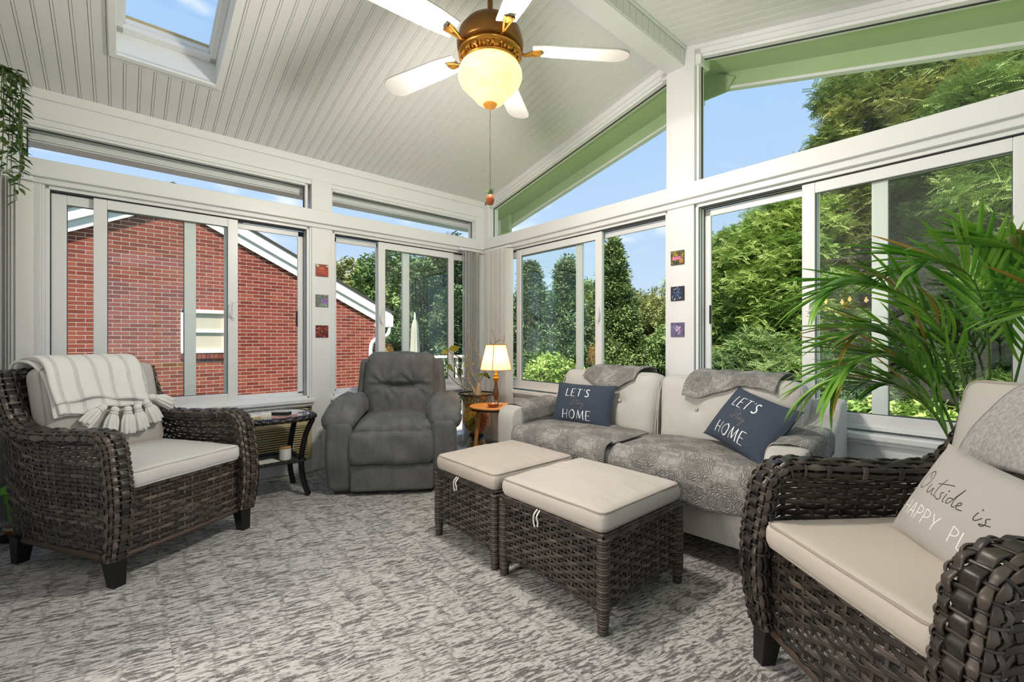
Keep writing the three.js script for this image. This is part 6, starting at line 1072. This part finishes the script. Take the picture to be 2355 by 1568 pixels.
// ------------------------------------------------------------------ throws on the armchairs
{
  const wool = std({ color: 0xe9e8e4, roughness: 0.95, bumpMap: (() => { const t = dataTex(256, 256, (x, y) => { const u = x / 256, cable = Math.abs(((u * 3) % 1) - 0.5) < 0.12 ? 60 * Math.sin(y / 256 * Math.PI * 2 * 24 + (x % 8)) : 8 * Math.sin(y / 256 * 6.283 * 5 + 4 * tnoise(x / 32, y / 32, 8, 8, 1)); const v = 140 + cable + 26 * (hash3(x, y, 2) - 0.5); return [v, v, v]; }, false); t.repeat.set(4.2, 4.2); return t; })(), bumpScale: 0.006 });
  const t = thing('tasselled_throw', 'white knitted throw with chunky tassels over the back of the brown wicker armchair', 'throw', [chairA.position.x, 0, chairA.position.z], chairA.rotation.y);
  const wp = walker(smoothPts([[-0.53, 0.72], [-0.525, 0.86], [-0.505, 0.945], [-0.45, 0.968], [-0.37, 0.958], [-0.31, 0.91], [-0.272, 0.83], [-0.235, 0.735], [-0.215, 0.69]], 40));
  const lay = (off, end, x0, x1, sd) => sheet((u, v) => { const e = end + 0.03 * Math.sin(u * 5 + sd), [z, y] = wp(v * e), x = mixn(x0, x1, u) + 0.03 * (v - 0.4) + 0.008 * Math.sin(v * 9 + sd); return V(x, y + off * 0.7 + 0.006 * Math.sin(u * 16 + v * 5 + sd) * sstep(0.4, 1, v), z + off + 0.008 * Math.sin(u * 13 + sd) * sstep(0.5, 1, v)); }, 34, 46, 0.012);
  add('fold', lay(0.004, 0.98, -0.27, 0.16, 1), wool, t); add('fold', lay(0.02, 1.0, -0.25, 0.175, 2), wool, t); add('fold', lay(0.036, 0.93, -0.265, 0.165, 3), wool, t);
  const yarn = std({ color: 0xe4e3de, roughness: 0.97 }), r = rng(31);
  for (const [x, y, z, dx, dy] of [[-0.06, 0.725, -0.185, -0.75, -0.5], [-0.01, 0.705, -0.175, -0.3, -0.9], [0.05, 0.70, -0.17, -0.05, -1], [0.1, 0.705, -0.172, 0.15, -1], [0.15, 0.725, -0.18, 0.45, -0.85], [0.19, 0.75, -0.19, 0.9, -0.35]]) {
    const gs = [new THREE.SphereGeometry(0.02, 14, 10).translate(x, y, z), new THREE.TorusGeometry(0.016, 0.006, 6, 14).rotateX(Math.PI / 2).rotateZ(Math.atan2(dx, -dy)).translate(x + dx * 0.018, y + dy * 0.018, z + 0.003)], d = V(dx, dy, 0.1).normalize(), s = V(-d.y, d.x, 0).normalize(), n = new THREE.Vector3().crossVectors(d, s);
    for (let k = 0; k < 22; k++) { const a = k * 2.4, q = 0.03 * Math.sqrt((k + 0.5) / 22), L = 0.085 + 0.02 * r(); gs.push(taper([[0, 0.2], [0.3, 0.75], [0.65, 1.05], [1, 1.1]].map(([f, w]) => V(x, y - 0.018 * f * f, z).addScaledVector(d, 0.012 + f * L).addScaledVector(s, Math.cos(a) * q * w).addScaledVector(n, Math.abs(Math.sin(a)) * q * w * 0.8)), (u) => 0.0085 - 0.0012 * u + 0.0007 * Math.sin(u * 46), 9, 6)); }
    add('tassel', gs, yarn, t);
  }
}
{
  const fl = std({ color: 0xb9b8b6, roughness: 0.98, map: dataTex(256, 256, (x, y) => { const v = 226 + 44 * (tnoise(x / 5, y / 9, 51, 28, 3) - 0.5) + 40 * (hash3(x, y, 8) - 0.5); return [v, v, v]; }, true, 5, 5), bumpMap: fineBump, bumpScale: 0.002 });
  const t = thing('folded_blanket', 'soft grey folded blanket over the back of the dark wicker armchair', 'blanket', [chairB.position.x, 0, chairB.position.z], chairB.rotation.y);
  const wp = walker(smoothPts([[-0.535, 0.66], [-0.53, 0.84], [-0.51, 0.935], [-0.45, 0.965], [-0.375, 0.955], [-0.31, 0.91], [-0.265, 0.83], [-0.225, 0.735], [-0.2, 0.66]], 40));
  const lay = (off, end, x0, sd, th) => sheet((u, v) => { const [z, y] = wp(v * (end - 0.03 * u + 0.02 * Math.sin(u * 3 + sd))), l = x0 + mixn(0.14, -0.06, sstep(0.3, 0.95, v)), x = mixn(l, 0.262, u), e = Math.pow(1 - u, 8); return V(x, y + off * 0.8 - 0.012 * e + 0.008 * Math.sin(u * 7 + v * 4 + sd) * sstep(0.3, 1, v), z + off * (1 - 0.6 * e) + 0.016 * Math.sin(u * 8 + v * 2 + sd) * sstep(0.35, 1, v) + 0.012 * fbm(u * 4 + sd, v * 5, sd, 3)); }, 40, 50, th);
  add('fold', lay(0.01, 0.97, -0.1, 1, 0.016), fl, t); add('fold', lay(0.042, 0.985, -0.12, 1.6, 0.02), fl, t);
}
renderer.render(scene, camera);
